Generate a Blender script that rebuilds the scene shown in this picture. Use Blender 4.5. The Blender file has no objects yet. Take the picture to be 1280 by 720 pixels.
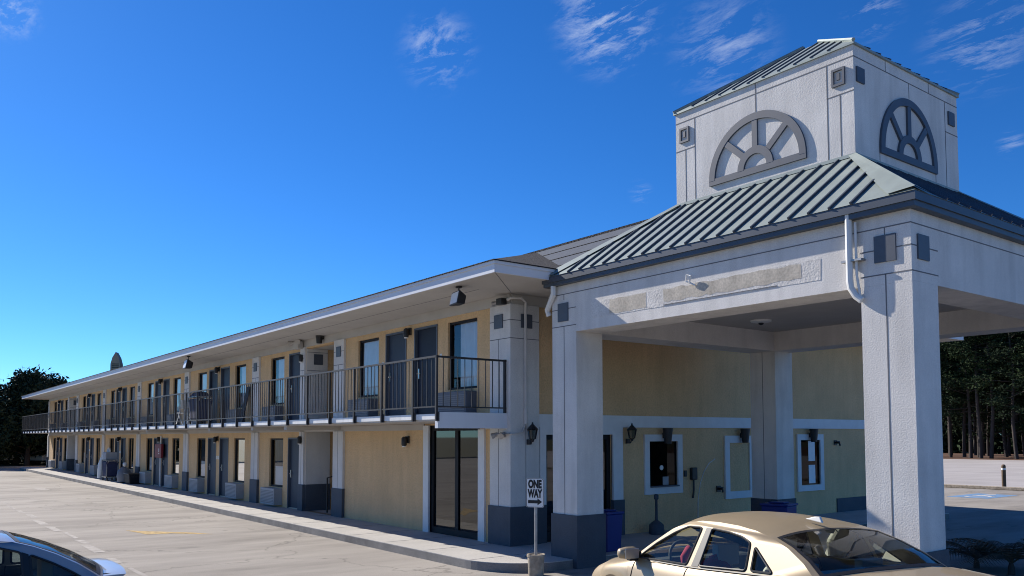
import bpy, bmesh, math, random
from mathutils import Vector, Matrix
from mathutils.geometry import tessellate_polygon
random.seed(7)
scene = bpy.context.scene
COL = scene.collection
R = math.radians
PI = math.pi

# ------------------------------------------------------------------ materials
def _n(nt, t, loc=(0, 0), **kw):
    n = nt.nodes.new(t)
    for k, v in kw.items():
        setattr(n, k, v)
    return n

def mat(name, col, rough=.7, var=.0, vscale=3.0, vstretch=(1, 1, 1), col2=None, bump=0.0, bscale=30.0, bdetail=4,
        metal=0.0, spec=.5, coat=0.0, fine=0.0, fscale=60.0, streak=0.0, bdist=.02):
    """Principled material: base colour mixed with a darker/second colour by noise, optional grain, vertical dirt streaks and bump."""
    m = bpy.data.materials.new(name); m.use_nodes = True
    nt = m.node_tree; L = nt.links
    b = nt.nodes['Principled BSDF']
    b.inputs['Roughness'].default_value = rough
    b.inputs['Metallic'].default_value = metal
    b.inputs['Specular IOR Level'].default_value = spec
    if coat:
        b.inputs['Coat Weight'].default_value = coat
        b.inputs['Coat Roughness'].default_value = .05
    c1 = (*col, 1)
    b.inputs['Base Color'].default_value = c1
    tc = _n(nt, 'ShaderNodeTexCoord')
    out = None
    if var or col2:
        mp = _n(nt, 'ShaderNodeMapping'); mp.inputs['Scale'].default_value = vstretch
        L.new(tc.outputs['Object'], mp.inputs['Vector'])
        ns = _n(nt, 'ShaderNodeTexNoise'); ns.inputs['Scale'].default_value = vscale
        ns.inputs['Detail'].default_value = 6; ns.inputs['Roughness'].default_value = .62
        L.new(mp.outputs['Vector'], ns.inputs['Vector'])
        rp = _n(nt, 'ShaderNodeValToRGB')
        c2 = col2 or tuple(c * (1 - var) for c in col)
        rp.color_ramp.elements[0].position = .36; rp.color_ramp.elements[0].color = (*c2, 1)
        rp.color_ramp.elements[1].position = .64; rp.color_ramp.elements[1].color = c1
        L.new(ns.outputs['Fac'], rp.inputs['Fac']); out = rp.outputs['Color']
    def mulnoise(prev, scale, stretch, lo, hi, amt):
        mp = _n(nt, 'ShaderNodeMapping'); mp.inputs['Scale'].default_value = stretch
        L.new(tc.outputs['Object'], mp.inputs['Vector'])
        ns = _n(nt, 'ShaderNodeTexNoise'); ns.inputs['Scale'].default_value = scale; ns.inputs['Detail'].default_value = 5
        L.new(mp.outputs['Vector'], ns.inputs['Vector'])
        mr = _n(nt, 'ShaderNodeMapRange'); mr.inputs['From Min'].default_value = lo; mr.inputs['From Max'].default_value = hi
        mr.inputs['To Min'].default_value = 1 - amt; mr.inputs['To Max'].default_value = 1.0
        L.new(ns.outputs['Fac'], mr.inputs['Value'])
        mx = _n(nt, 'ShaderNodeMix', data_type='RGBA', blend_type='MULTIPLY'); mx.inputs[0].default_value = 1
        if prev is None: mx.inputs[6].default_value = c1
        else: L.new(prev, mx.inputs[6])
        L.new(mr.outputs['Result'], mx.inputs[7])
        return mx.outputs[2]
    if fine:
        out = mulnoise(out, fscale, (1, 1, 1), .35, .6, fine)
    if streak:
        out = mulnoise(out, 5.0, (1, 1, .12), .38, .56, streak)
    if out is not None:
        L.new(out, b.inputs['Base Color'])
    if bump:
        ns = _n(nt, 'ShaderNodeTexNoise'); ns.inputs['Scale'].default_value = bscale; ns.inputs['Detail'].default_value = bdetail
        L.new(tc.outputs['Object'], ns.inputs['Vector'])
        bp = _n(nt, 'ShaderNodeBump'); bp.inputs['Strength'].default_value = bump; bp.inputs['Distance'].default_value = bdist
        L.new(ns.outputs['Fac'], bp.inputs['Height']); L.new(bp.outputs['Normal'], b.inputs['Normal'])
    return m

def glass_mat(name, tint, ior=1.5, rough=.02):
    m = bpy.data.materials.new(name); m.use_nodes = True
    nt = m.node_tree; nt.nodes.clear(); L = nt.links
    o = _n(nt, 'ShaderNodeOutputMaterial'); mx = _n(nt, 'ShaderNodeMixShader')
    t = _n(nt, 'ShaderNodeBsdfTransparent'); t.inputs['Color'].default_value = (*tint, 1)
    g = _n(nt, 'ShaderNodeBsdfGlossy'); g.inputs['Roughness'].default_value = rough
    f = _n(nt, 'ShaderNodeFresnel'); f.inputs['IOR'].default_value = ior
    L.new(f.outputs['Fac'], mx.inputs['Fac']); L.new(t.outputs[0], mx.inputs[1]); L.new(g.outputs[0], mx.inputs[2])
    L.new(mx.outputs[0], o.inputs['Surface'])
    return m

M = {}
STUCCO = dict(bump=.30, bscale=55, bdist=.018, fine=.08, fscale=60)
M['white'] = mat('white_stucco', (.72, .69, .655), .9, var=.12, vscale=1.1, streak=.07, **STUCCO)
M['white2'] = mat('white_weathered_stucco', (.76, .73, .69), .9, var=.16, vscale=.9, streak=.10, bump=.26, bscale=50, bdist=.014, fine=.12, fscale=70)
M['tan'] = mat('tan_stucco', (.75, .50, .265), .92, var=.13, vscale=.9, streak=.06, bump=.6, bscale=26, bdist=.025, fine=.13, fscale=26)
M['trim'] = mat('white_painted_trim', (.70, .70, .70), .6, var=.08, vscale=4, bump=.1, bscale=60)
M['slate'] = mat('slate_blue_base_paint', (.066, .078, .098), .75, var=.18, vscale=2.5, bump=.35, bscale=40)
M['frameslate'] = mat('slate_metal', (.075, .088, .115), .5, var=.15, vscale=5)
M['soffit'] = mat('beige_soffit_paint', (.50, .47, .43), .85, var=.1, vscale=1.5, bump=.15, bscale=20)
M['fascia'] = mat('fascia_white_metal', (.66, .68, .72), .55, var=.06, vscale=.8)
M['slabwhite'] = mat('slab_edge_white', (.84, .84, .82), .7, var=.1, vscale=2, streak=.12)
M['conduit'] = mat('pale_conduit', (.56, .53, .50), .6, var=.1)
M['joint'] = mat('stucco_joint_shadow', (.16, .16, .17), .9)
M['shingle'] = mat('dark_shingles', (.022, .021, .026), .95, var=.5, vscale=9, bump=.9, bscale=22, bdist=.05)
M['shingle2'] = mat('grey_shingles', (.055, .072, .105), .95, var=.25, vscale=6, bump=.5, bscale=22)
M['roofmetal'] = mat('sage_standing_seam_metal', (.30, .345, .32), .5, var=.14, vscale=1.5, metal=.25, streak=.06)
M['gutter'] = mat('slate_gutter_metal', (.062, .076, .10), .45, var=.12, vscale=3, metal=.2)
M['black'] = mat('black_metal', (.018, .018, .02), .5)
M['rail'] = mat('black_railing_paint', (.022, .021, .024), .55, var=.3, vscale=8)
M['bronze'] = mat('dark_bronze_frame', (.010, .010, .013), .6, spec=.25)
M['door'] = mat('navy_door_paint', (.028, .037, .060), .55, spec=.35, var=.12, vscale=2)
M['doordark'] = mat('dark_navy_door_paint', (.010, .013, .028), .55, spec=.3, var=.15, vscale=2)
M['chrome'] = mat('brushed_metal', (.55, .54, .52), .3, metal=.9)
M['whitepl'] = mat('white_plastic', (.72, .72, .70), .5, var=.08, vscale=6)
M['acgrey'] = mat('grey_unit_metal', (.33, .34, .36), .6, var=.15, vscale=4)
M['acshade'] = mat('shaded_unit_metal', (.10, .112, .14), .6, var=.2, vscale=4)  # upstairs units: balcony shade put into the colour
M['acdark'] = mat('unit_grille_grey', (.16, .165, .18), .6)
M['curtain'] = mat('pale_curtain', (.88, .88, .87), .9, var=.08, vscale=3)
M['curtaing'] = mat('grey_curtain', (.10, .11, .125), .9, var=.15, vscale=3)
M['pane_reflection'] = mat('white_pane_reflection', (.82, .82, .80), .8)
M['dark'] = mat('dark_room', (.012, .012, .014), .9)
M['pane'] = glass_mat('window_glass', (.97, .98, .99), 1.6)
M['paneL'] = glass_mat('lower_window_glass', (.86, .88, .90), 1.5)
M['storeglass'] = glass_mat('tinted_shopfront_glass', (.16, .17, .19), 1.9)
M['darkglass'] = glass_mat('dark_end_wall_glass', (.08, .09, .10), 1.3)
M['carglass'] = glass_mat('car_glass', (.86, .94, .91), 1.45)
M['cartint'] = glass_mat('car_tinted_glass', (.45, .52, .52), 1.5)
M['lens'] = mat('lamp_lens', (.80, .80, .78), .2, spec=.8)
M['red'] = mat('red_sign_paint', (.20, .012, .022), .5, var=.2)
M['navybag'] = mat('navy_canvas', (.016, .024, .075), .8, var=.3, vscale=8)
M['bluebin'] = mat('blue_bin_plastic', (.010, .020, .17), .45, var=.1)
M['concretepot'] = mat('bucket_concrete', (.42, .36, .28), .9, var=.45, vscale=7, bump=.4, bscale=30)
M['pole'] = mat('galvanised_pole', (.42, .41, .40), .45, metal=.7, var=.3, vscale=12)
M['signwhite'] = mat('sign_white', (.75, .75, .73), .5, var=.06)
M['blacktext'] = mat('sign_black', (.012, .012, .012), .6)
M['scar'] = mat('bare_stucco_patch', (.62, .56, .47), .95, var=.22, vscale=4, bump=.2, bscale=40, bdist=.012, fine=.22, fscale=30, streak=.15)
M['scar2'] = mat('pale_sign_ghost', (.74, .71, .67), .95, var=.2, vscale=3, bump=.35, bscale=30, bdist=.02, fine=.15, fscale=40)
M['bark'] = mat('pine_bark', (.060, .048, .042), .95, var=.4, vscale=5, vstretch=(1, 1, .2), bump=.6, bscale=14)
M['needle'] = mat('pine_needles', (.018, .033, .014), .85, spec=.12, col2=(.034, .052, .019), vscale=.5)
M['needle2'] = mat('dark_needles', (.013, .024, .012), .85, spec=.12, col2=(.022, .036, .016), vscale=.6)
M['leafdark'] = mat('dark_evergreen_leaves', (.020, .034, .022), .8, spec=.15, col2=(.034, .052, .026), vscale=.8)
M['palm'] = mat('dry_palm_fronds', (.055, .048, .03), .8, col2=(.10, .075, .045), vscale=6)
M['tyre'] = mat('tyre_rubber', (.014, .014, .015), .85, bump=.2)
M['alloy'] = mat('alloy_rim', (.45, .45, .46), .3, metal=.9)
M['gold'] = mat('champagne_car_paint', (.345, .27, .168), .48, metal=.2, coat=.35, var=.12, vscale=1.2)
M['bluecar'] = mat('silver_blue_car_paint', (.30, .315, .34), .36, metal=.2, coat=.7, var=.05, vscale=1.2)
M['rubber'] = mat('black_trim_rubber', (.012, .012, .013), .5)
M['seat'] = mat('beige_seat_cloth', (.58, .53, .46), .9, var=.15)
M['cabin'] = mat('dark_cabin_trim', (.03, .032, .035), .8)
M['cabinl'] = mat('grey_cabin_lining', (.42, .44, .42), .9)
M['redcloth'] = mat('crimson_cloth', (.42, .015, .05), .9, var=.3, vscale=8)
M['skin'] = mat('brown_leather', (.10, .05, .03), .6)
M['taillight'] = mat('tail_light_red', (.28, .012, .012), .2, spec=.8)
M['headlight'] = mat('head_light_clear', (.6, .6, .6), .15, spec=.8)
M['wood'] = mat('weathered_brown_wood', (.15, .10, .06), .85, var=.3)
M['ventbrown'] = mat('tan_brown_metal', (.60, .42, .25), .7, var=.2)
M['yellowpaint'] = mat('worn_yellow_paint', (.50, .33, .10), .85, var=.3, vscale=9, fine=.3, fscale=9)
M['bluepaint'] = mat('blue_parking_paint', (.15, .27, .44), .85, var=.2, vscale=3)
M['whitepaint'] = mat('white_road_paint', (.62, .60, .57), .85, var=.3, vscale=6)
M['wornpaint'] = mat('worn_white_road_paint', (.385, .355, .32), .9, col2=(.27, .247, .222), vscale=3.5, fine=.2, fscale=10)

def ground_mat(name, c1, c2, c3, stretch=(.62, .15, 1), crack=True):
    m = bpy.data.materials.new(name); m.use_nodes = True
    nt = m.node_tree; L = nt.links; b = nt.nodes['Principled BSDF']
    b.inputs['Roughness'].default_value = .92; b.inputs['Specular IOR Level'].default_value = .25
    tc = _n(nt, 'ShaderNodeTexCoord')
    mp = _n(nt, 'ShaderNodeMapping'); mp.inputs['Scale'].default_value = stretch; mp.inputs['Rotation'].default_value = (0, 0, R(-8))
    L.new(tc.outputs['Object'], mp.inputs['Vector'])
    n1 = _n(nt, 'ShaderNodeTexNoise'); n1.inputs['Scale'].default_value = 1.6; n1.inputs['Detail'].default_value = 7; n1.inputs['Roughness'].default_value = .6
    L.new(mp.outputs[0], n1.inputs['Vector'])
    r1 = _n(nt, 'ShaderNodeValToRGB'); e = r1.color_ramp.elements
    e[0].position = .38; e[0].color = (*c2, 1); e[1].position = .60; e[1].color = (*c1, 1)
    L.new(n1.outputs['Fac'], r1.inputs['Fac'])
    n2 = _n(nt, 'ShaderNodeTexNoise'); n2.inputs['Scale'].default_value = .22; n2.inputs['Detail'].default_value = 5
    L.new(tc.outputs['Object'], n2.inputs['Vector'])
    mr = _n(nt, 'ShaderNodeMapRange'); mr.inputs['From Min'].default_value = .38; mr.inputs['From Max'].default_value = .66
    mr.inputs['To Min'].default_value = 0; mr.inputs['To Max'].default_value = .6
    L.new(n2.outputs['Fac'], mr.inputs['Value'])
    mx = _n(nt, 'ShaderNodeMix', data_type='RGBA'); L.new(mr.outputs[0], mx.inputs[0]); L.new(r1.outputs[0], mx.inputs[6]); mx.inputs[7].default_value = (*c3, 1)
    n3 = _n(nt, 'ShaderNodeTexNoise'); n3.inputs['Scale'].default_value = 55; n3.inputs['Detail'].default_value = 3
    L.new(tc.outputs['Object'], n3.inputs['Vector'])
    m3 = _n(nt, 'ShaderNodeMapRange'); m3.inputs['From Min'].default_value = .3; m3.inputs['From Max'].default_value = .7; m3.inputs['To Min'].default_value = .82; m3.inputs['To Max'].default_value = 1.08
    L.new(n3.outputs['Fac'], m3.inputs['Value'])
    mm = _n(nt, 'ShaderNodeMix', data_type='RGBA', blend_type='MULTIPLY'); mm.inputs[0].default_value = 1
    L.new(mx.outputs[2], mm.inputs[6]); L.new(m3.outputs[0], mm.inputs[7])
    last = mm.outputs[2]
    if crack:
        v = _n(nt, 'ShaderNodeTexVoronoi', feature='DISTANCE_TO_EDGE'); v.inputs['Scale'].default_value = .17
        nd = _n(nt, 'ShaderNodeTexNoise'); nd.inputs['Scale'].default_value = .8; nd.inputs['Detail'].default_value = 6
        L.new(tc.outputs['Object'], nd.inputs['Vector'])
        va = _n(nt, 'ShaderNodeVectorMath', operation='SCALE'); va.inputs['Scale'].default_value = 2.2; L.new(nd.outputs['Color'], va.inputs[0])
        vb = _n(nt, 'ShaderNodeVectorMath', operation='ADD'); L.new(tc.outputs['Object'], vb.inputs[0]); L.new(va.outputs[0], vb.inputs[1])
        L.new(vb.outputs[0], v.inputs['Vector'])
        mc = _n(nt, 'ShaderNodeMapRange'); mc.inputs['From Min'].default_value = .0; mc.inputs['From Max'].default_value = .006; mc.inputs['To Min'].default_value = .62; mc.inputs['To Max'].default_value = 1
        L.new(v.outputs['Distance'], mc.inputs['Value'])
        m4 = _n(nt, 'ShaderNodeMix', data_type='RGBA', blend_type='MULTIPLY'); m4.inputs[0].default_value = 1
        L.new(last, m4.inputs[6]); L.new(mc.outputs[0], m4.inputs[7]); last = m4.outputs[2]
    if crack:                                              # oil drips and dark patches
        for sc, lo, hi, amt in ((.55, .66, .74, .30), (1.9, .70, .76, .38)):
            no = _n(nt, 'ShaderNodeTexNoise'); no.inputs['Scale'].default_value = sc; no.inputs['Detail'].default_value = 3
            L.new(tc.outputs['Object'], no.inputs['Vector'])
            mo = _n(nt, 'ShaderNodeMapRange'); mo.inputs['From Min'].default_value = lo; mo.inputs['From Max'].default_value = hi; mo.inputs['To Min'].default_value = 1; mo.inputs['To Max'].default_value = 1 - amt
            L.new(no.outputs['Fac'], mo.inputs['Value'])
            m5 = _n(nt, 'ShaderNodeMix', data_type='RGBA', blend_type='MULTIPLY'); m5.inputs[0].default_value = 1
            L.new(last, m5.inputs[6]); L.new(mo.outputs[0], m5.inputs[7]); last = m5.outputs[2]
    L.new(last, b.inputs['Base Color'])
    bp = _n(nt, 'ShaderNodeBump'); bp.inputs['Strength'].default_value = .5; bp.inputs['Distance'].default_value = .012
    L.new(n3.outputs['Fac'], bp.inputs['Height']); L.new(bp.outputs[0], b.inputs['Normal'])
    return m
M['lot'] = ground_mat('pale_worn_asphalt', (.325, .298, .262), (.215, .195, .173), (.37, .34, .302))
M['walk'] = ground_mat('concrete_walk', (.47, .45, .42), (.40, .385, .36), (.50, .48, .445), (1, 1, 1), crack=False)
M['farlot'] = ground_mat('pale_gravel_lot', (.42, .39, .37), (.33, .305, .29), (.46, .43, .41), (.08, .6, 1), crack=False)
M['kerbface'] = ground_mat('dark_kerb_face', (.22, .21, .20), (.13, .125, .12), (.26, .25, .235), (1, 1, 1), crack=False)
M['straw'] = ground_mat('pine_straw', (.12, .065, .045), (.075, .045, .035), (.14, .08, .05), (1, 1, 1), crack=False)
M['grass'] = ground_mat('rough_grass', (.10, .10, .05), (.07, .075, .035), (.12, .11, .06), (1, 1, 1), crack=False)

# ------------------------------------------------------------------ mesh builder
class MB:
    def __init__(s): s.v = []; s.f = []
    def add(s, vs, fs):
        o = len(s.v); s.v += [tuple(p) for p in vs]; s.f += [tuple(i + o for i in f) for f in fs]; return s
    def quad(s, a, b, c, d): return s.add([a, b, c, d], [(0, 1, 2, 3)])
    def box(s, x0, x1, y0, y1, z0, z1):
        x0, x1 = min(x0, x1), max(x0, x1); y0, y1 = min(y0, y1), max(y0, y1); z0, z1 = min(z0, z1), max(z0, z1)
        return s.add([(x0, y0, z0), (x1, y0, z0), (x1, y1, z0), (x0, y1, z0), (x0, y0, z1), (x1, y0, z1), (x1, y1, z1), (x0, y1, z1)],
                     [(3, 2, 1, 0), (4, 5, 6, 7), (0, 1, 5, 4), (1, 2, 6, 5), (2, 3, 7, 6), (3, 0, 4, 7)])
    def tube(s, pts, r, n=8, cap=True):
        pts = [Vector(p) for p in pts]; rs = r if isinstance(r, (list, tuple)) else [r] * len(pts)
        o = len(s.v); prev = None
        for i, p in enumerate(pts):
            t = (pts[min(i + 1, len(pts) - 1)] - pts[max(i - 1, 0)]).normalized()
            if prev is None:
                a = Vector((0, 0, 1)) if abs(t.z) < .9 else Vector((1, 0, 0))
                u = t.cross(a).normalized()
            else:
                u = (prev - t * prev.dot(t)).normalized()
            prev = u; w = t.cross(u)
            for k in range(n):
                an = 2 * PI * k / n
                s.v.append(tuple(p + (u * math.cos(an) + w * math.sin(an)) * rs[i]))
        for i in range(len(pts) - 1):
            for k in range(n):
                a = o + i * n + k; b = o + i * n + (k + 1) % n
                s.f.append((a, b, b + n, a + n))
        if cap:
            s.f.append(tuple(o + k for k in reversed(range(n)))); s.f.append(tuple(o + (len(pts) - 1) * n + k for k in range(n)))
        return s
    def lathe(s, c, prof, n=20):
        c = Vector(c); o = len(s.v)
        for r, z in prof:
            for k in range(n):
                a = 2 * PI * k / n; s.v.append((c.x + r * math.cos(a), c.y + r * math.sin(a), c.z + z))
        for i in range(len(prof) - 1):
            for k in range(n):
                a = o + i * n + k; b = o + i * n + (k + 1) % n; s.f.append((a, b, b + n, a + n))
        s.f.append(tuple(o + k for k in reversed(range(n)))); s.f.append(tuple(o + (len(prof) - 1) * n + k for k in range(n)))
        return s
    def prism(s, poly, d):
        """poly: 3-D points of a planar outline; d: extrusion vector."""
        d = Vector(d); n = len(poly); P = [Vector(p) for p in poly]
        tri = tessellate_polygon([P]); o = len(s.v)
        s.v += [tuple(p) for p in P] + [tuple(p + d) for p in P]
        for t in tri:
            s.f.append(tuple(o + i for i in t)); s.f.append(tuple(o + n + i for i in reversed(t)))
        for i in range(n):
            j = (i + 1) % n; s.f.append((o + i, o + j, o + n + j, o + n + i))
        return s
    def holes(s, outer, hs):
        """flat sheet with holes (3-D loops)."""
        loops = [[Vector(p) for p in outer]] + [[Vector(p) for p in h] for h in hs]
        flat = [p for l in loops for p in l]; o = len(s.v)
        s.v += [tuple(p) for p in flat]
        for t in tessellate_polygon(loops): s.f.append(tuple(o + i for i in t))
        return s
    def build(s, name, m, parent=None, smooth=False, bevel=0, loc=None):
        me = bpy.data.meshes.new(name); me.from_pydata(s.v, [], s.f)
        me.validate(); bm = bmesh.new(); bm.from_mesh(me)
        if smooth: bmesh.ops.remove_doubles(bm, verts=bm.verts, dist=1e-5)
        bmesh.ops.recalc_face_normals(bm, faces=bm.faces); bm.to_mesh(me); bm.free()
        if smooth:
            me.polygons.foreach_set('use_smooth', [True] * len(me.polygons))
            try: me.set_sharp_from_angle(angle=R(smooth if smooth is not True else 40))
            except Exception: pass
        me.materials.append(m)
        o = bpy.data.objects.new(name, me); COL.objects.link(o)
        if parent: o.parent = parent
        if loc is not None: o.location = loc
        if bevel:
            md = o.modifiers.new('edge', 'BEVEL'); md.width = bevel; md.segments = 2; md.limit_method = 'ANGLE'; md.angle_limit = R(40)
        return o

def tag(o, label=None, cat=None, group=None, kind=None):
    if label: o['label'] = label
    if cat: o['category'] = cat
    if group: o['group'] = group
    if kind: o['kind'] = kind
    return o
def empty(name, loc=(0, 0, 0), rz=0, label=None, cat=None, group=None):
    o = bpy.data.objects.new(name, None); o.empty_display_size = .2; COL.objects.link(o)
    o.location = loc; o.rotation_euler = (0, 0, rz); return tag(o, label, cat, group)
def kids(o): return [c for c in bpy.data.objects if c.parent == o]
def copy_tree(o, parent=None):
    c = o.copy(); COL.objects.link(c); c.parent = parent
    for ch in kids(o): copy_tree(ch, c)
    return c

# ------------------------------------------------------------------ camera
cam = bpy.data.cameras.new('camera'); co = bpy.data.objects.new('camera', cam); COL.objects.link(co); scene.camera = co
FPX, PX, PY, YAW, PITCH, ROLL = 1046.28, 672.69, 483.71, R(51.736), R(3.3677), R(-.1659)
CAM = Vector((12.861, -9.484, 2.22))
cy, sy = math.cos(YAW), math.sin(YAW)
fw = Vector((-sy * math.cos(PITCH), cy * math.cos(PITCH), math.sin(PITCH))); rt = Vector((cy, sy, 0)); upv = rt.cross(fw)
r2 = math.cos(ROLL) * rt + math.sin(ROLL) * upv; u2 = -math.sin(ROLL) * rt + math.cos(ROLL) * upv
mw = Matrix((r2, u2, -fw)).transposed().to_4x4(); mw.translation = CAM; co.matrix_world = mw
cam.sensor_width = 36; cam.lens = FPX / 1280 * 36; cam.shift_x = (640 - PX) / 1280; cam.shift_y = (PY - 360) / 1280
cam.clip_start = .1; cam.clip_end = 3000

# ------------------------------------------------------------------ light and sky
SUN = Vector((-1.515, -.335, 1)).normalized()          # towards the sun
EL = math.asin(SUN.z); AZ = math.atan2(SUN.x, SUN.y)
w = bpy.data.worlds.new('World'); scene.world = w; w.use_nodes = True
nt = w.node_tree; nt.nodes.clear(); L = nt.links
wo = _n(nt, 'ShaderNodeOutputWorld'); bg = _n(nt, 'ShaderNodeBackground'); bg.inputs['Strength'].default_value = .085
sky = _n(nt, 'ShaderNodeTexSky', sky_type='NISHITA'); sky.sun_disc = False; sky.sun_elevation = EL; sky.sun_rotation = AZ
sky.altitude = 200; sky.air_density = .75; sky.dust_density = .1; sky.ozone_density = 3.0
hs = _n(nt, 'ShaderNodeHueSaturation'); hs.inputs['Saturation'].default_value = 1.25; hs.inputs['Value'].default_value = 1.0
L.new(sky.outputs[0], hs.inputs['Color'])
tint = _n(nt, 'ShaderNodeMix', data_type='RGBA', blend_type='MULTIPLY'); tint.inputs[0].default_value = 1; tint.inputs[7].default_value = (.47, .83, 1.15, 1)
L.new(hs.outputs[0], tint.inputs[6])
tc = _n(nt, 'ShaderNodeTexCoord')
# wispy clouds: noise on a high flat layer, kept to a few patches of the sky
sep = _n(nt, 'ShaderNodeSeparateXYZ'); L.new(tc.outputs['Generated'], sep.inputs[0])
zc = _n(nt, 'ShaderNodeMath', operation='MAXIMUM'); zc.inputs[1].default_value = .05; L.new(sep.outputs['Z'], zc.inputs[0])
dx = _n(nt, 'ShaderNodeMath', operation='DIVIDE'); L.new(sep.outputs['X'], dx.inputs[0]); L.new(zc.outputs[0], dx.inputs[1])
dy = _n(nt, 'ShaderNodeMath', operation='DIVIDE'); L.new(sep.outputs['Y'], dy.inputs[0]); L.new(zc.outputs[0], dy.inputs[1])
cmb = _n(nt, 'ShaderNodeCombineXYZ'); L.new(dx.outputs[0], cmb.inputs[0]); L.new(dy.outputs[0], cmb.inputs[1])
mpc = _n(nt, 'ShaderNodeMapping'); mpc.inputs['Rotation'].default_value = (0, 0, R(35)); mpc.inputs['Scale'].default_value = (.9, 1.9, 1)
L.new(cmb.outputs[0], mpc.inputs['Vector'])
cn = _n(nt, 'ShaderNodeTexNoise'); cn.inputs['Scale'].default_value = 5.2; cn.inputs['Detail'].default_value = 12; cn.inputs['Roughness'].default_value = .72; cn.inputs['Distortion'].default_value = .35
L.new(mpc.outputs[0], cn.inputs['Vector'])
PATCHES = [((-.649, .611, .453), .050, .85), ((-.775, .472, .425), .036, .6), ((-.915, .085, .405), .022, .8), ((-.570, .706, .421), .050, .42), ((-.443, .787, .432), .026, .45),
           ((-.363, .846, .391), .045, .42), ((-.674, .683, .281), .012, .35), ((-.354, .888, .293), .012, .35)]
acc = None
for d, rad, amt in PATCHES:
    d = Vector(d).normalized()
    vm = _n(nt, 'ShaderNodeVectorMath', operation='DISTANCE'); L.new(tc.outputs['Generated'], vm.inputs[0]); vm.inputs[1].default_value = d
    mr = _n(nt, 'ShaderNodeMapRange'); mr.interpolation_type = 'SMOOTHSTEP'
    mr.inputs['From Min'].default_value = rad * 1.5; mr.inputs['From Max'].default_value = 0; mr.inputs['To Min'].default_value = 0; mr.inputs['To Max'].default_value = amt
    L.new(vm.outputs['Value'], mr.inputs['Value'])
    if acc is None: acc = mr.outputs[0]
    else:
        mxn = _n(nt, 'ShaderNodeMath', operation='MAXIMUM'); L.new(acc, mxn.inputs[0]); L.new(mr.outputs[0], mxn.inputs[1]); acc = mxn.outputs[0]
cr = _n(nt, 'ShaderNodeMapRange'); cr.inputs['From Min'].default_value = .48; cr.inputs['From Max'].default_value = .70; L.new(cn.outputs['Fac'], cr.inputs['Value'])
cm = _n(nt, 'ShaderNodeMath', operation='MULTIPLY'); L.new(acc, cm.inputs[0]); L.new(cr.outputs[0], cm.inputs[1])
cmx = _n(nt, 'ShaderNodeMix', data_type='RGBA'); L.new(cm.outputs[0], cmx.inputs[0]); L.new(tint.outputs[2], cmx.inputs[6]); cmx.inputs[7].default_value = (5.6, 6.3, 7.6, 1)
L.new(cmx.outputs[2], bg.inputs['Color']); L.new(bg.outputs[0], wo.inputs['Surface'])

sl = bpy.data.lights.new('sun', 'SUN'); sl.energy = 5.0; sl.angle = R(.5); sl.color = (1, .93, .84)
so = bpy.data.objects.new('sun', sl); COL.objects.link(so); so.rotation_euler = SUN.to_track_quat('Z', 'Y').to_euler(); so.location = (0, 0, 40)
scene.view_settings.view_transform = 'Standard'; scene.view_settings.look = 'None'
scene.view_settings.exposure = .62; scene.view_settings.gamma = 1; scene.view_settings.use_curve_mapping = False
scene.cycles.use_denoising = True; scene.cycles.pixel_filter_type = 'BLACKMAN_HARRIS'; scene.cycles.filter_width = 1.0
scene.cycles.max_bounces = 8; scene.cycles.transparent_max_bounces = 16

# ------------------------------------------------------------------ setting
def sheet(name, pts, z, m, kind='structure'):
    b = MB(); b.add([(x, y, z) for x, y in pts], [tuple(range(len(pts)))])
    o = b.build(name, m); return tag(o, kind=kind)
sheet('ground', [(-1500, -1500), (1500, -1500), (1500, 1500), (-1500, 1500)], -.012, M['grass'])
sheet('parking_lot', [(-59, -60), (60, -60), (60, 26.2), (-59, 26.2)], 0, M['lot'])
sheet('far_lot', [(-90, 26.9), (90, 29.0), (90, 70), (-90, 68)], 0, M['farlot'])
sheet('pine_straw_ground', [(-120, 68), (90, 70), (90, 130), (-120, 130)], -.004, M['straw'])
b = MB(); b.box(-90, 90, 26.2, 26.42, 0, .13); tag(b.build('far_kerb', M['concretepot'], bevel=.02), kind='structure')
sheet('verge', [(-90, 26.42), (90, 26.42), (90, 29), (-90, 26.9)], .004, M['grass'])
b = MB(); b.box(-59.2, -59, -60, 26, -.01, .13); tag(b.build('west_kerb', M['concretepot'], bevel=.02), kind='structure')
# walkway with rounded kerb corner
def walk_outline(off=0.0):
    x1, y0 = 2.05 + off, -1.62 - off; r = 1.15 + off
    pts = [(-55.4 - off, 0.2), (-55.4 - off, y0)]
    cx, cyy = x1 - r, y0 + r
    for k in range(13):
        a = -PI / 2 + PI / 2 * k / 12; pts.append((cx + r * math.cos(a), cyy + r * math.sin(a)))
    return pts + [(x1, 12.9), (-.05, 12.9), (-.05, .2)]
wo_ = walk_outline()
b = MB(); b.prism([(x, y, -.01) for x, y in wo_], (0, 0, .16)); tag(b.build('walkway', M['walk']), kind='structure')
b = MB(); ko = walk_outline(.004)                          # kerb face strip, darker than the walk
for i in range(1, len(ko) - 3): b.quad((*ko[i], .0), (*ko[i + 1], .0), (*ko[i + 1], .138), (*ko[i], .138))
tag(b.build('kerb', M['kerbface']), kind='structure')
b = MB()                                                   # saw-cut joints of the walk
x = 1.0
while x > -55:
    b.box(x - .008, x + .008, -1.60, -.02, .15, .1525); x -= 1.52
tag(b.build('walkway_joint', M['joint']), kind='structure')
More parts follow.
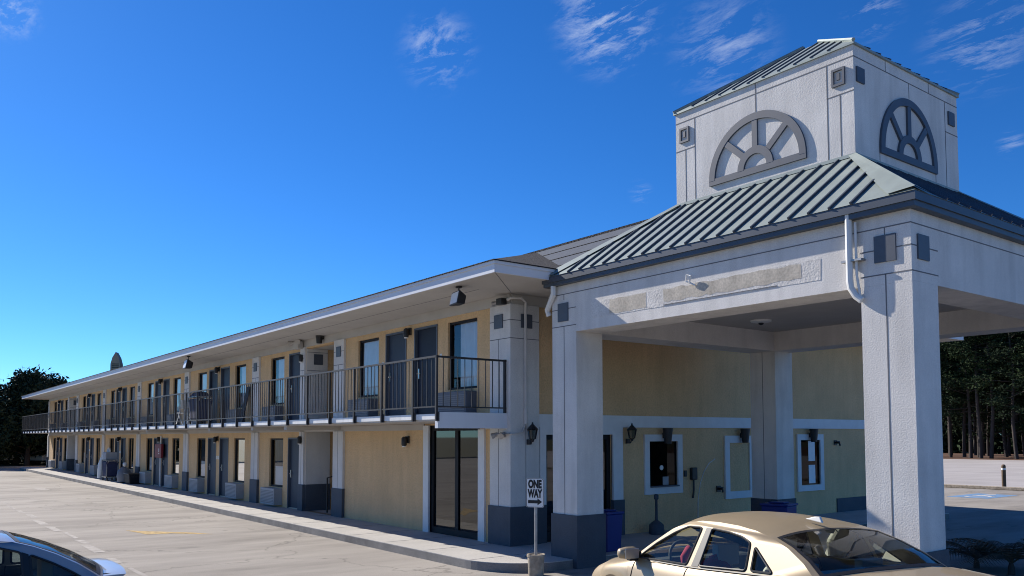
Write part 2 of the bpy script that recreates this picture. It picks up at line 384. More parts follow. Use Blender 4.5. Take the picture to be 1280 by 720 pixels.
# worn paint on the lot
def patch(name, pts, m, z=.004):
    o = sheet(name, pts, z, m); return o
patch('painted_arrow', [(-9.1, -4.75), (-7.85, -4.55), (-7.7, -4.05), (-6.9, -3.35), (-7.55, -3.62), (-8.2, -4.1), (-8.5, -4.35)], M['yellowpaint'])
rnd = random.Random(3)
b = MB(); x = -30.0
while x < 1.5:                                             # worn lane line, broken
    l = rnd.uniform(.5, 1.9); yy = -6.0 + rnd.uniform(-.05, .05); wd = rnd.uniform(.04, .10)
    b.quad((x, yy - wd, .004), (x + l, yy - wd * rnd.uniform(.5, 1.1), .004), (x + l + rnd.uniform(-.2, .2), yy + wd, .004), (x + .15, yy + wd * .9, .004)); x += l + rnd.uniform(.1, .9)
tag(b.build('lane_marking', M['wornpaint']), kind='structure')
patch('lane_marking', [(-30.4, -4.05), (-28.4, -4.0), (-28.2, -3.6), (-30.0, -3.66)], M['wornpaint'])
# blue accessible-parking square with its white wheelchair figure
hx, hy = -1.2, 22.2
patch('parking_symbol', [(hx - .72, hy - 1.25), (hx + .72, hy - 1.25), (hx + .72, hy + 1.25), (hx - .72, hy + 1.25)], M['bluepaint'])
b = MB()
ring = []
for k in range(28):
    a0 = R(-150 + 300 * k / 28); a1 = R(-150 + 300 * (k + 1) / 28)
    b.add([(hx + .42 * math.cos(a0), hy - .35 + .6 * math.sin(a0), .008), (hx + .42 * math.cos(a1), hy - .35 + .6 * math.sin(a1), .008),
           (hx + .30 * math.cos(a1), hy - .35 + .44 * math.sin(a1), .008), (hx + .30 * math.cos(a0), hy - .35 + .44 * math.sin(a0), .008)], [(0, 1, 2, 3)])
b.quad((hx - .16, hy - .2, .009), (hx - .02, hy - .2, .009), (hx - .02, hy + .75, .009), (hx - .16, hy + .75, .009))
b.quad((hx - .02, hy - .05, .0095), (hx + .42, hy - .05, .0095), (hx + .42, hy + .1, .0095), (hx - .02, hy + .1, .0095))
b.add([(hx - .09 + .13 * math.cos(2 * PI * k / 12), hy + .98 + .16 * math.sin(2 * PI * k / 12), .009) for k in range(12)], [tuple(range(12))])
tag(b.build('parking_symbol', M['whitepaint']), kind='structure')

# ------------------------------------------------------------------ motel building
BLD = empty('motel_building', (0, 0, 0), 0, 'long two-storey tan motel with exterior balcony and grey-white pilasters', 'motel')
def P(name, b, m, parent=BLD, **kw): return b.build(name, m, parent, **kw)
XW, YB = -54.9, 13.6            # west end, back wall
ZS, ZF, ZB = 2.50, 2.63, .15    # slab underside, balcony floor, walk level
WIN, DOOR = [], []               # (x0, x1)
pairs = [-13.67 - 7.58 * k for k in range(4)]
for c in pairs:
    WIN += [(c - 2.12, c - 1.05), (c - 6.28, c - 5.24)]
    DOOR += [(c - 3.60, c - 2.66), (c - 4.92, c - 3.98)]
NEARW = [(-2.27, -1.15), (-6.5, -5.4)]; NEARD = [(-3.68, -2.68), (-5.04, -4.04)]
HALFW = [(-12.5, -11.4)]; HALFD = [(-11.02, -10.12)]
FARW = [(-48.6, -47.5), (-52.8, -51.7)]; FARD = [(-50.1, -49.2), (-51.35, -50.45)]
REC = [(-9.75, -7.82), (-46.9, -44.55)]
UPW = NEARW + HALFW + WIN + FARW; UPD = NEARD + HALFD + DOOR + FARD
LOW = HALFW + WIN + FARW; LOD = HALFD + DOOR + FARD
ZU_W, ZU_D = (3.20, 4.64), (2.63, 4.66)
ZL_W, ZL_D = (.72, 2.18), (.15, 2.20)

def wall_sheet(b, x0, x1, z0, z1, holes, depth, y=0.0):
    """front wall in the plane y with openings and their reveals"""
    xs = sorted({x0, x1, *[h[0] for h in holes], *[h[1] for h in holes]}); zs = sorted({z0, z1, *[h[2] for h in holes], *[h[3] for h in holes]})
    for i in range(len(xs) - 1):
        for j in range(len(zs) - 1):
            cx, cz = (xs[i] + xs[i + 1]) / 2, (zs[j] + zs[j + 1]) / 2
            if any(h[0] < cx < h[1] and h[2] < cz < h[3] for h in holes): continue
            b.quad((xs[i], y, zs[j]), (xs[i + 1], y, zs[j]), (xs[i + 1], y, zs[j + 1]), (xs[i], y, zs[j + 1]))
    for h in holes:
        a, c, e, g = h
        b.quad((a, y, e), (a, y + depth, e), (a, y + depth, g), (a, y, g)); b.quad((c, y, e), (c, y, g), (c, y + depth, g), (c, y + depth, e))
        b.quad((a, y, g), (c, y, g), (c, y + depth, g), (a, y + depth, g)); b.quad((a, y, e), (a, y + depth, e), (c, y + depth, e), (c, y, e))
holes = [(a, c, *ZU_W) for a, c in UPW] + [(a, c, *ZU_D) for a, c in UPD] + [(a, c, ZF, 4.72) for a, c in REC]
b = MB(); wall_sheet(b, XW, 0, ZS, 4.76, holes, .16); P('upper_wall', b, M['tan'])
holes = [(a, c, *ZL_W) for a, c in LOW] + [(a, c, *ZL_D) for a, c in LOD] + [(a, c, ZB, 2.38) for a, c in REC] + [(-2.98, -1.06, ZB, 2.46)]
b = MB(); wall_sheet(b, XW, 0, -.02, ZS, holes, .16); P('lower_wall', b, M['tan'])
b = MB(); b.box(XW, 0, -.035, .02, 4.76, 4.96); P('frieze', b, M['soffit'])
b = MB()
for x0, x1 in ((XW, -9.75), (-9.75, -7.82), (-7.82, -3.2), (-.84, 0)): b.box(x0, x1, -.03, .02, 2.36, 2.495)
P('lower_frieze', b, M['soffit'])
# end wall and back
b = MB(); b.quad((0, 0, -.02), (0, YB, -.02), (0, YB, 2.41), (0, 0, 2.41)); 
eh = [(.82, 2.62, .15, 2.25)]
b = MB()
def end_sheet(b, y0, y1, z0, z1, hs, depth=.14):
    ys = sorted({y0, y1, *[h[0] for h in hs], *[h[1] for h in hs]}); zs = sorted({z0, z1, *[h[2] for h in hs], *[h[3] for h in hs]})
    for i in range(len(ys) - 1):
        for j in range(len(zs) - 1):
            c1, c2 = (ys[i] + ys[i + 1]) / 2, (zs[j] + zs[j + 1]) / 2
            if any(h[0] < c1 < h[1] and h[2] < c2 < h[3] for h in hs): continue
            b.quad((0, ys[i], zs[j]), (0, ys[i + 1], zs[j]), (0, ys[i + 1], zs[j + 1]), (0, ys[i], zs[j + 1]))
    for a, c, e, g in hs:
        b.quad((0, a, e), (-depth, a, e), (-depth, a, g), (0, a, g)); b.quad((0, c, e), (0, c, g), (-depth, c, g), (-depth, c, e))
        b.quad((0, a, g), (0, c, g), (-depth, c, g), (-depth, a, g)); b.quad((0, a, e), (-depth, a, e), (-depth, c, e), (0, c, e))
EW = [(3.71, 4.61, 1.10, 2.10), (9.27, 10.14, .94, 2.10)]
end_sheet(b, 0, YB, -.02, 2.41, eh + EW); P('end_wall', b, M['tan'])
b = MB(); b.quad((0, 0, 2.62), (0, YB, 2.62), (0, YB, 4.76), (0, 0, 4.76)); P('end_wall', b, M['tan'])
b = MB(); b.box(-.02, .04, .62, YB, 2.40, 2.65); P('band', b, M['trim'])
b = MB(); b.box(-.02, .035, 0, YB, 4.76, 4.96); P('frieze', b, M['soffit'])
b = MB(); b.quad((XW, YB, -.02), (0, YB, -.02), (0, YB, 5), (XW, YB, 5)); b.quad((XW, 0, -.02), (XW, YB, -.02), (XW, YB, 5), (XW, 0, 5)); P('back_wall', b, M['tan'])
b = MB()                                                   # rooms are closed behind: floor plates
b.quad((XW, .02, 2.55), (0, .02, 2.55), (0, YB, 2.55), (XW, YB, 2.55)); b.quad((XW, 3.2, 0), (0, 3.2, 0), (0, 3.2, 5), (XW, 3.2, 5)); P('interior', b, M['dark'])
# low slate base at the far end of the end wall
b = MB(); b.box(-.02, .03, 10.9, YB, .15, .52); P('base_course', b, M['slate'])

# pilasters
PROUD = .06
def pilaster(x0, x1, square=True, dado=True, y1=.02):
    u = MB(); u.box(x0, x1, -PROUD, y1, ZF, 4.757); pu = P('pilaster', u, M['white'])
    j = MB()
    for z in (4.45, 4.10):
        j.box(x0 + .004, x1 - .004, -PROUD - .003, -PROUD + .01, z - .007, z + .007)
    cx = (x0 + x1) / 2
    j.box(cx - .006, cx + .006, -PROUD - .003, -PROUD + .01, ZF, 4.10); P('joint', j, M['joint'], pu)
    if square:
        q = MB(); q.box(cx - .135, cx + .135, -PROUD - .018, -PROUD + .01, 4.31, 4.58); P('inset_square', q, M['frameslate'], pu)
    l = MB(); l.box(x0, x1, -PROUD, y1, .88, 2.36); pl = P('pilaster', l, M['white'])
    j = MB(); j.box(cx - .006, cx + .006, -PROUD - .003, -PROUD + .01, .88, 2.36); P('joint', j, M['joint'], pl)
    d = MB(); d.box(x0 - .015, x1 + .015, -PROUD - .02, y1, .15, .885); P('painted_base', d, M['slate'], pl)
for c in [-7.52, -13.67] + [p - 7.58 for p in pairs]: pilaster(c - .3, c + .3)
pilaster(-10.07, -9.76, False); pilaster(-47.2, -46.91, False); pilaster(XW, XW + .32, False)
# corner pilaster, two-sided
u = MB(); u.box(-.62, .06, -PROUD, .64, ZF + .05, 4.757); pu = P('pilaster', u, M['white'])
q = MB(); q.box(-.46, -.18, -PROUD - .018, -PROUD + .01, 4.31, 4.58); P('inset_square', q, M['frameslate'], pu)
q = MB(); q.box(.05, .078, .19, .46, 4.31, 4.58); P('inset_square', q, M['frameslate'], pu)
j = MB()
for z in (4.45, 4.10): j.box(-.615, .0625, -PROUD - .003, .635, z - .007, z + .007)
j.box(-.33, -.318, -PROUD - .003, 0, ZF, 4.1); P('joint', j, M['joint'], pu)
l = MB(); l.box(-.62, .06, -PROUD, .64, .88, ZF + .05); pl = P('pilaster', l, M['white'])
j = MB(); j.box(-.33, -.318, -PROUD - .003, 0, .88, 2.36); j.box(.05, .063, .30, .312, .88, 2.6); P('joint', j, M['joint'], pl)
d = MB(); d.box(-.645, .085, -PROUD - .025, .665, .15, .885); P('painted_base', d, M['slate'], pl)

# balcony
SX0, SX1, SY = -54.6, -.05, -1.59
b = MB(); b.box(SX0, SX1, SY, -.002, ZS + .03, ZF); P('balcony_slab', b, M['slabwhite'])
b = MB(); b.box(SX0 + .02, SX1 - .11, SY + .03, -.01, ZS, ZS + .028); P('balcony_soffit', b, M['soffit'])
b = MB(); b.box(SX1 - .10, SX1 + .002, SY - .004, -.06, 2.37, ZF + .03); P('end_beam', b, M['fascia'])
for c in [-7.52, -13.67] + [p - 7.58 for p in pairs] + [-9.9]:
    b = MB(); b.box(c - .09, c + .09, SY + .12, -.03, 2.40, ZS - .001); P('bracket', b, M['soffit'])
# railing: one panel per bay, its post below it
posts = [-.05, -.89, -2.13]
while posts[-1] - 1.225 > SX0: posts.append(posts[-1] - 1.225)
posts.append(SX0 + .02)
YR = SY - .035
def rail_panel(p0, p1):
    """p0, p1 = plan points of the two posts"""
    p0, p1 = Vector((*p0, 0)), Vector((*p1, 0)); d = p1 - p0; n = max(2, round(d.length / .155)); b = MB()
    t = d.normalized(); s = Vector((-t.y, t.x, 0)) * .02
    for z, h, wd in ((3.645, .035, 1.1), (2.745, .025, .8)):
        q = [p0 - s * wd, p1 - s * wd, p1 + s * wd, p0 + s * wd]
        b.add([(v.x, v.y, z) for v in q] + [(v.x, v.y, z + h) for v in q], [(3, 2, 1, 0), (4, 5, 6, 7), (0, 1, 5, 4), (1, 2, 6, 5), (2, 3, 7, 6), (3, 0, 4, 7)])
    for k in range(1, n):
        c = p0 + d * (k / n); b.box(c.x - .0065, c.x + .0065, c.y - .0065, c.y + .0065, 2.77, 3.645)
    pn = P('railing_panel', b, M['rail'])
    return pn
def rail_post(p, parent, hang=True):
    b = MB(); b.box(p[0] - .022, p[0] + .022, p[1] - .02, p[1] + .02, 2.50 if hang else ZF, 3.685)
    if hang: b.box(p[0] - .05, p[0] + .05, p[1] + .005, p[1] + .034, 2.50, 2.66)
    b.build('post', M['rail'], parent)
for i in range(len(posts) - 1):
    pn = rail_panel((posts[i], YR), (posts[i + 1], YR)); rail_post((posts[i], YR), pn)
    if i == len(posts) - 2: rail_post((posts[i + 1], YR), pn)
pn = rail_panel((-.075, YR), (-.075, -.07)); rail_post((-.075, -.10), pn, False)
pn = rail_panel((SX0 + .02, YR), (SX0 + .02, -.02))

# roof: soffit, fascia, hip
EX0, EX1, EY0, EY1, SLO = -56.5, 1.57, -1.5, 15.1, .335
b = MB(); b.box(EX0 + .03, EX1 - .03, EY0 + .03, EY1 - .03, 4.962, 4.99); P('soffit', b, M['soffit'])
b = MB(); 
for z0, z1, o in ((4.955, 5.10, 0), (5.10, 5.15, .025)):
    b.box(EX0 - o, EX1 + o, EY0 - o, EY0 + .03 - o, z0, z1); b.box(EX0 - o, EX1 + o, EY1 - .03 + o, EY1 + o, z0, z1)
    b.box(EX0 - o, EX0 + .03 - o, EY0 + .031, EY1 - .031, z0, z1); b.box(EX1 - .03 + o, EX1 + o, EY0 + .031 - o, EY1 - .031 + o, z0, z1)
P('fascia', b, M['fascia'])
b = MB(); hr = (EY1 - EY0) / 2; ym = (EY0 + EY1) / 2; zt = 5.16 + hr * SLO; o = .05
A, B_, C_, D_ = (EX0 - o, EY0 - o, 5.16), (EX1 + o, EY0 - o, 5.16), (EX1 + o, EY1 + o, 5.16), (EX0 - o, EY1 + o, 5.16)
E1, E2 = (EX0 + hr, ym, zt), (EX1 - hr, ym, zt)
b.add([A, B_, C_, D_, E1, E2], [(0, 1, 5, 4), (1, 2, 5), (2, 3, 4, 5), (3, 0, 4), (3, 2, 1, 0)])
b.box(EX0 - o, EX1 + o, EY0 - o, EY1 + o, 5.151, 5.165)
ROOF = P('roof', b, M['shingle'])
# lines in the soffit
b = MB(); b.tube([(1.52, -1.45, 4.961), (.02, 0, 4.961)], .006, 4); b.box(-54, 0, -.76, -.75, 4.958, 4.962); P('soffit_joint', b, M['joint'])
# cross ridge that joins the roof to the canopy tower
b = MB()
b.add([(-3.6, 2.9, 6.66), (3.2, 2.9, 6.66), (3.2, -.15, 5.05), (1.6, -.15, 5.05), (1.6, 5.9, 5.05), (3.2, 5.9, 5.05), (-3.6, -.15, 5.05), (-3.6, 5.9, 5.05)],
      [(0, 1, 2, 3, 6), (0, 7, 4, 5, 1)])
P('roof', b, M['shingle2'])
b = MB()
for k in range(1, 4):
    f = k / 4; y = 2.9 - 3.05 * f; z = 6.66 - 1.61 * f; b.box(-3.4, 3.1, y - .012, y, z, z + .012)
b.box(-3.6, 3.2, 2.86, 2.94, 6.64, 6.69); P('roof_course', b, M['shingle'], ROOF)

# stair recess seen between the thin pilaster and the next bay
for k, (a, c) in enumerate(REC):
    b = MB(); b.box(a + .004, a + .03, .001, .62, ZF, 4.715); b.box(a + .004, a + .03, .001, .72, .88, 2.375); sw = P('stairwell_wall', b, M['white'])
    b = MB(); b.box(a + .004, a + .045, .001, .74, .15, .885); P('painted_base', b, M['slate'], sw)
    b = MB(); b.box(a + .005, a + .045, .20, .47, 4.27, 4.57); P('inset_square', b, M['frameslate'], sw)
    b = MB(); b.quad((a, .161, .1), (a, 2.2, .1), (a, 2.2, 4.76), (a, .161, 4.76)); b.quad((a, 2.2, .1), (c, 2.2, .1), (c, 2.2, 4.76), (a, 2.2, 4.76)); b.quad((c, .161, .1), (c, 2.2, .1), (c, 2.2, 4.76), (c, .161, 4.76)); P('stairwell_wall', b, M['tan'])
    j = MB()
    for z in (4.10, 4.62): j.box(a + .028, a + .033, .001, .62, z - .007, z + .007)
    P('joint', j, M['joint'], sw)
    b = MB(); b.quad((a, .161, 2.38), (c, .161, 2.38), (c, 2.2, 2.38), (a, 2.2, 2.38)); P('stairwell_ceiling', b, M['soffit']); b = MB(); b.quad((a, .161, 4.72), (c, .161, 4.72), (c, 2.2, 4.72), (a, 2.2, 4.72)); P('stairwell_ceiling', b, M['soffit']); b = MB(); b.box(a, c, .003, 2.2, 2.56, ZF - .003); P('stair_landing', b, M['soffit']); b = MB(); b.box(a, c, .003, 2.2, 0, .147); P('stairwell_slab', b, M['soffit'])
    b = MB()
    for s in range(9): b.box(c - .95, c - .05, .55 + s * .18, .55 + (s + 1) * .18, .15 + s * .17, .15 + (s + 1) * .17)
    st = P('stair', b, M['concretepot'])
    b = MB(); b.tube([(c - 1.0, .25, .15), (c - 1.0, .25, 1.1), (c - 1.0, .5, 1.15), (c - 1.0, 2.0, 2.35)], .025, 6); b.tube([(c - 1.0, .8, .4), (c - 1.0, .8, 1.38)], .015, 6); b.build('handrail', M['black'], st)

# windows, doors, wall units
def make_window(x0, x1, z0, z1, y, curtain, pane, name='window'):
    f = MB(); t = .05
    f.box(x0, x1, y + .05, y + .12, z0, z0 + t); f.box(x0, x1, y + .05, y + .12, z1 - t, z1); f.box(x0, x0 + t, y + .05, y + .12, z0 + t, z1 - t); f.box(x1 - t, x1, y + .05, y + .12, z0 + t, z1 - t)
    fo = P(name, f, M['bronze'])
    g = MB(); g.quad((x0 + t, y + .085, z0 + t), (x1 - t, y + .085, z0 + t), (x1 - t, y + .085, z1 - t), (x0 + t, y + .085, z1 - t)); P('pane', g, pane, fo)
    c = MB(); n = 40; zz0, zz1 = z0 + .02, z1 - .02
    gap = .08 + .10 * rnd.random() if curtain in (M['curtaing'],) else rnd.choice((0, 0, 0, .12, .30))
    for k in range(n):
        a = x0 + gap + (x1 - x0 - gap) * k / n; e = x0 + gap + (x1 - x0 - gap) * (k + 1) / n
        ya = y + .135 + .022 * math.sin(k * 1.1 + 1.3 * math.sin(k * .37)); ye = y + .135 + .022 * math.sin((k + 1) * 1.1 + 1.3 * math.sin((k + 1) * .37))
        c.quad((a, ya, zz0), (e, ye, zz0), (e, ye, zz1), (a, ya, zz1))
    P('curtain', c, curtain, fo, smooth=True)
    return fo
def make_door(x0, x1, z0, z1, y, paint=None):
    f = MB(); t = .045
    f.box(x0, x0 + t, y - .012, y + .12, z0, z1); f.box(x1 - t, x1, y - .012, y + .12, z0, z1); f.box(x0 + t, x1 - t, y - .012, y + .12, z1 - t, z1)
    l = MB(); l.box(x0 + t, x1 - t, y + .055, y + .10, z0 + .01, z1 - t)
    d = P('door', l, paint or M['door'], bevel=.004); P('frame', f, M['frameslate'], d)
    h = MB(); hx = x0 + .13; hz = z0 + 1.0
    h.box(hx - .03, hx + .03, y + .03, y + .055, hz - .11, hz + .11); h.tube([(hx, y + .03, hz), (hx, y, hz), (hx + .12, y, hz)], .012, 6); P('handle', h, M['chrome'], d)
    h = MB(); h.box(x0 + .02, x1 - .02, y + .02, y + .055, z0 - .002, z0 + .03); P('threshold', h, M['chrome'], d)
    return d
def make_unit(x0, x1, z0, z1, y, m=None):
    b = MB(); b.box(x0, x1, y - .26, y + .01, z0, z1); u = P('air_conditioner', b, m or M['acgrey'], bevel=.012)
    g = MB(); n = 9
    for k in range(n):
        z = z0 + .05 + (z1 - z0 - .1) * k / n; g.box(x0 + .05, x1 - .05, y - .268, y - .255, z, z + .022)
    P('grille', g, M['acdark'], u)
def plate(x, z, s=.05):
    b = MB(); b.box(x - s * .8, x + s * .8, -.012, .005, z - s, z + s); P('number_plate', b, M['whitepl'])
for i, (a, c) in enumerate(UPW):
    make_window(a, c, *ZU_W, 0, M['curtain'], M['pane']); make_unit(a - .02, c - .02, 2.66, 3.14, 0, M['acshade'])
for i, (a, c) in enumerate(UPD):
    make_door(a, c, *ZU_D, 0, M['doordark'] if i in (0, 4, 5, 7, 8) else None); plate(c + .14 if i % 2 == 0 else a - .13, 3.95)
for i, (a, c) in enumerate(LOW):
    wo2 = make_window(a, c, *ZL_W, 0, M['curtaing'] if rnd.random() < 2 else M['pane_reflection'], M['paneL']); make_unit(a - .02, c - .02, .21, .70, 0)
    s = MB(); s.box(a + .25, c - .06, .102, .107, ZL_W[0] + .06, ZL_W[0] + .62); P('pane_reflection', s, M['pane_reflection'], wo2)  # white sheet imitating a reflection low in the pane
for i, (a, c) in enumerate(LOD):
    make_door(a, c, *ZL_D, 0); plate(c + .12 if i % 2 == 0 else a - .11, 1.5, .06)
# shop-front door near the corner, with its white surround
for x0, x1, z1 in ((-3.20, -2.98, 2.46), (-1.06, -.84, 2.36)):
    b = MB(); b.box(x0, x1, -.045, .03, .15, z1); P('door_jamb', b, M['trim'])
b = MB()
for x0, x1 in ((-2.98, -2.88), (-2.02, -1.90), (-1.14, -1.06)): b.box(x0, x1, .03, .10, .15, 2.46)
b.box(-2.88, -2.02, .03, .10, .15, .28); b.box(-1.90, -1.14, .03, .10, .15, .28); b.box(-2.88, -2.02, .03, .10, 2.34, 2.46); b.box(-1.90, -1.14, .03, .10, 2.34, 2.46)
sf = P('glass_door', b, M['bronze'])
for x0, x1 in ((-2.88, -2.02), (-1.90, -1.14)):
    g = MB(); g.quad((x0, .06, .28), (x1, .06, .28), (x1, .06, 2.34), (x0, .06, 2.34)); P('pane', g, M['storeglass'], sf)
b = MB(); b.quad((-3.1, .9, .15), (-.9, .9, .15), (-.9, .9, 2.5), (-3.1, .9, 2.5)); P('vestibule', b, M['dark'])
# entrance in the end wall
b = MB(); b.box(-.02, .05, .665, .82, .88, 2.40); b.box(-.02, .05, 2.62, 2.90, .88, 2.40); b.box(-.02, .05, .82, 2.62, 2.25, 2.40); es = P('surround', b, M['trim'])
b = MB(); b.box(-.02, .07, 2.60, 2.92, .15, .885); b.box(-.02, .06, .667, .82, .15, .885); P('painted_base', b, M['slate'], es)
b = MB()
for y0, y1 in ((.82, .92), (1.66, 1.78), (2.52, 2.62)): b.box(-.12, -.05, y0, y1, .15, 2.25)
for y0, y1 in ((.92, 1.66), (1.78, 2.52)): b.box(-.12, -.05, y0, y1, .15, .34); b.box(-.12, -.05, y0, y1, 2.15, 2.25)
ed = P('entrance_door', b, M['bronze'])
for y0, y1 in ((.92, 1.66), (1.78, 2.52)):
    g = MB(); g.quad((-.085, y0, .34), (-.085, y1, .34), (-.085, y1, 2.15), (-.085, y0, 2.15)); P('pane', g, M['storeglass'], ed)
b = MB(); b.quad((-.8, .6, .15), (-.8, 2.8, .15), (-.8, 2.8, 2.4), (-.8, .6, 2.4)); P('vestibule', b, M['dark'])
# framed openings of the end wall
def end_frame(y0, y1, z0, z1, t=.15):
    f = MB(); f.box(-.01, .045, y0, y1, z0, z0 + t); f.box(-.01, .045, y0, y1, z1 - t, z1); f.box(-.01, .045, y0, y0 + t, z0 + t, z1 - t); f.box(-.01, .045, y1 - t, y1, z0 + t, z1 - t)
    return P('window', f, M['trim'])
fo = end_frame(3.56, 4.76, .95, 2.25)
g = MB(); g.quad((-.012, 3.71, 1.1), (-.012, 4.61, 1.1), (-.012, 4.61, 2.1), (-.012, 3.71, 2.1)); P('pane', g, M['darkglass'], fo)
g = MB(); g.box(-.008, .10, 3.73, 4.59, 1.10, 1.13); P('shelf', g, M['frameslate'], fo)
g = MB(); g.lathe((0, 0, 0), [(.055, 0), (.055, .012)], 16)
sp = g.build('speaker_port', M['whitepl'], fo, loc=(-.010, 4.12, 1.52)); sp.rotation_euler = (0, R(90), 0)
g = MB(); g.box(-.010, -.004, 4.16, 4.34, 1.14, 1.32); P('notice', g, M['acgrey'], fo)
fo = end_frame(6.24, 7.33, .73, 2.22, .17)
g = MB(); g.box(-.01, .012, 6.41, 7.16, .90, 2.05); P('filled_panel', g, M['tan'], fo)
fo = end_frame(9.12, 10.29, .78, 2.25, .15)
g = MB(); g.quad((-.012, 9.27, .93), (-.012, 10.14, .93), (-.012, 10.14, 2.1), (-.012, 9.27, 2.1)); P('pane', g, M['darkglass'], fo)
g = MB(); g.box(-.010, -.004, 9.66, 9.95, 1.55, 2.08); g.box(-.010, -.004, 9.66, 9.95, .97, 1.45); P('notice', g, M['curtain'], fo)
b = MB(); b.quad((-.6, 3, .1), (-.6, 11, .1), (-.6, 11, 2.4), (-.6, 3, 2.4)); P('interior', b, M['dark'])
# ghost of an arched shape left in the stucco beside the payphone
b = MB(); n = 14; pts = [(5.25, .16)] 
arc = [(5.25 + .02 * 0, .16)]
prof = [(5.28, .16), (5.30, .75), (5.38, 1.12), (5.52, 1.40), (5.70, 1.58), (5.92, 1.68)]
bb = MB(); bb.tube([(.004, y, z) for y, z in prof], .011, 6); P('render_scar', bb, M['scar2'])

# pointed vent on the roof
v = empty('roof_vent', (-37.6, .75, 5.8), R(62), 'small brown pointed roof vent above the far eave', 'vent')
b = MB(); b.prism([(-.25, -.25, -.1), (.25, -.25, -.1), (.25, -.25, .45), (.16, -.25, .80), (0, -.25, 1.10), (-.16, -.25, .80), (-.25, -.25, .45)], (0, .5, 0)); b.build('housing', M['ventbrown'], v)
b = MB()
for k in range(5): b.box(-.18, .18, -.262, -.25, .02 + k * .1, .06 + k * .1)
b.build('louvre', M['wood'], v)

# ------------------------------------------------------------------ entrance canopy with its tower
CAN = empty('entrance_canopy', (0, 0, 0), 0, 'grey-white drive-through entrance canopy on square columns, green metal roof and tower', 'canopy')
def C(name, b, m, parent=None, **kw): return b.build(name, m, parent or CAN, **kw)
PX0, PX1, PY0, PY1 = 1.50, 8.04, -.20, 5.93
ZBm, ZTm = 4.0, 4.90
CW, CD = .64, .60
def column(x0, y0, sq_front, sq_side):
    x1, y1 = x0 + CW, y0 + CD
    b = MB(); b.box(x0, x1, y0, y1, .88, ZBm); col = C('column', b, M['white2'])
    d = MB(); d.box(x0 - .025, x1 + .025, y0 - .025, y1 + .025, -.01, .885); C('painted_base', d, M['slate'], col)
    j = MB(); cx = (x0 + x1) / 2
    j.box(cx - .007, cx + .007, y0 - .003, y0 + .01, .885, 4.12)
    C('joint', j, M['joint'], col)
    return col
cfl = column(PX0, PY0, True, False); cfr = column(PX1 - CW, PY0, True, True)
cbl = column(PX0, PY1 - CD, False, False); cbr = column(PX1 - CW, PY1 - CD, False, False)
# ring of beams, butted at the corners
b = MB(); b.box(PX0, PX1, PY0, PY0 + CD, ZBm + .001, ZTm); bf = C('beam', b, M['white2'])
b = MB(); b.box(PX0, PX1, PY1 - CD, PY1, ZBm + .001, ZTm); C('beam', b, M['white'])
b = MB(); b.box(PX1 - CW, PX1, PY0 + CD, PY1 - CD, ZBm + .001, ZTm); bs = C('beam', b, M['white2'])
b = MB(); b.box(PX0, PX0 + CW, PY0 + CD, PY1 - CD, ZBm + .001, ZTm); C('beam', b, M['white'])
b = MB(); b.box(PX0 + CW, PX1 - CW, PY0 + CD, PY1 - CD, 4.40, 4.45); C('ceiling', b, M['soffit'])
# joints, inset squares and the scar of a removed sign on the front beam
b = MB(); b.box(PX0, PX1 + .003, PY0 - .003, PY0 + .01, 4.672, 4.686); b.box(PX1 - .01, PX1 + .003, PY0, PY1, 4.672, 4.686)
for x0 in (PX0, PX1 - CW):
    for z in (4.42, 4.12): b.box(x0, x0 + CW, PY0 - .003, PY0 + .01, z - .007, z + .007)
    b.box(x0 + CW / 2 - .007, x0 + CW / 2 + .007, PY0 - .0032, PY0 + .01, 4.58, 4.672)
b.box(PX1 - .01, PX1 + .003, PY0, PY0 + .62, 4.113, 4.127); b.box(PX1 - .01, PX1 + .003, PY0 + .0, PY0 + .62, 4.413, 4.427)
C('joint', b, M['joint'], bf)
for x, z in ((1.805, 4.365), (7.725, 4.425)):
    b = MB(); b.box(x - .135, x + .135, PY0 - .02, PY0 + .01, z - .16, z + .16); C('inset_square', b, M['frameslate'], bf)
b = MB(); b.box(PX1 - .01, PX1 + .02, -.07, .19, 4.265, 4.56); C('inset_square', b, M['frameslate'], bs)
def ragged(x0, x1, z0, z1, y, j=.008, n=None):
    n = n or max(4, int((x1 - x0) / .09)); top, bot = [], []
    for k in range(n + 1):
        x = x0 + (x1 - x0) * k / n
        top.append((x + rnd.uniform(-.01, .01), y, z1 + rnd.uniform(-j, j))); bot.append((x + rnd.uniform(-.01, .01), y, z0 + rnd.uniform(-j, j)))
    return bot + top[::-1]
b = MB(); b.prism(ragged(2.53, 6.86, 4.18, 4.45, PY0 - .004, .003), (0, .01, 0)); C('sign_ghost', b, M['scar2'], bf)
b = MB(); b.prism(ragged(2.97, 3.80, 4.20, 4.435, PY0 - .006, .010), (0, .012, 0)); C('bare_patch', b, M['scar'], bf)
b = MB(); b.prism(ragged(4.16, 6.58, 4.24, 4.435, PY0 - .006, .014), (0, .012, 0)); C('bare_patch', b, M['scar'], bf)
b = MB(); 
b.box(4.16, 6.2, PY0 - .0115, PY0, 4.195, 4.203); C('crack', b, M['joint'], bf)
b = MB(); b.tube([(4.73, PY0 - .0, 4.44), (4.73, PY0 - .05, 4.46), (4.76, PY0 - .06, 4.55), (4.68, PY0 - .06, 4.57), (4.66, PY0 - .05, 4.48), (4.82, PY0 - .03, 4.40)], .012, 6); C('cable_loop', b, M['whitepl'], bf)
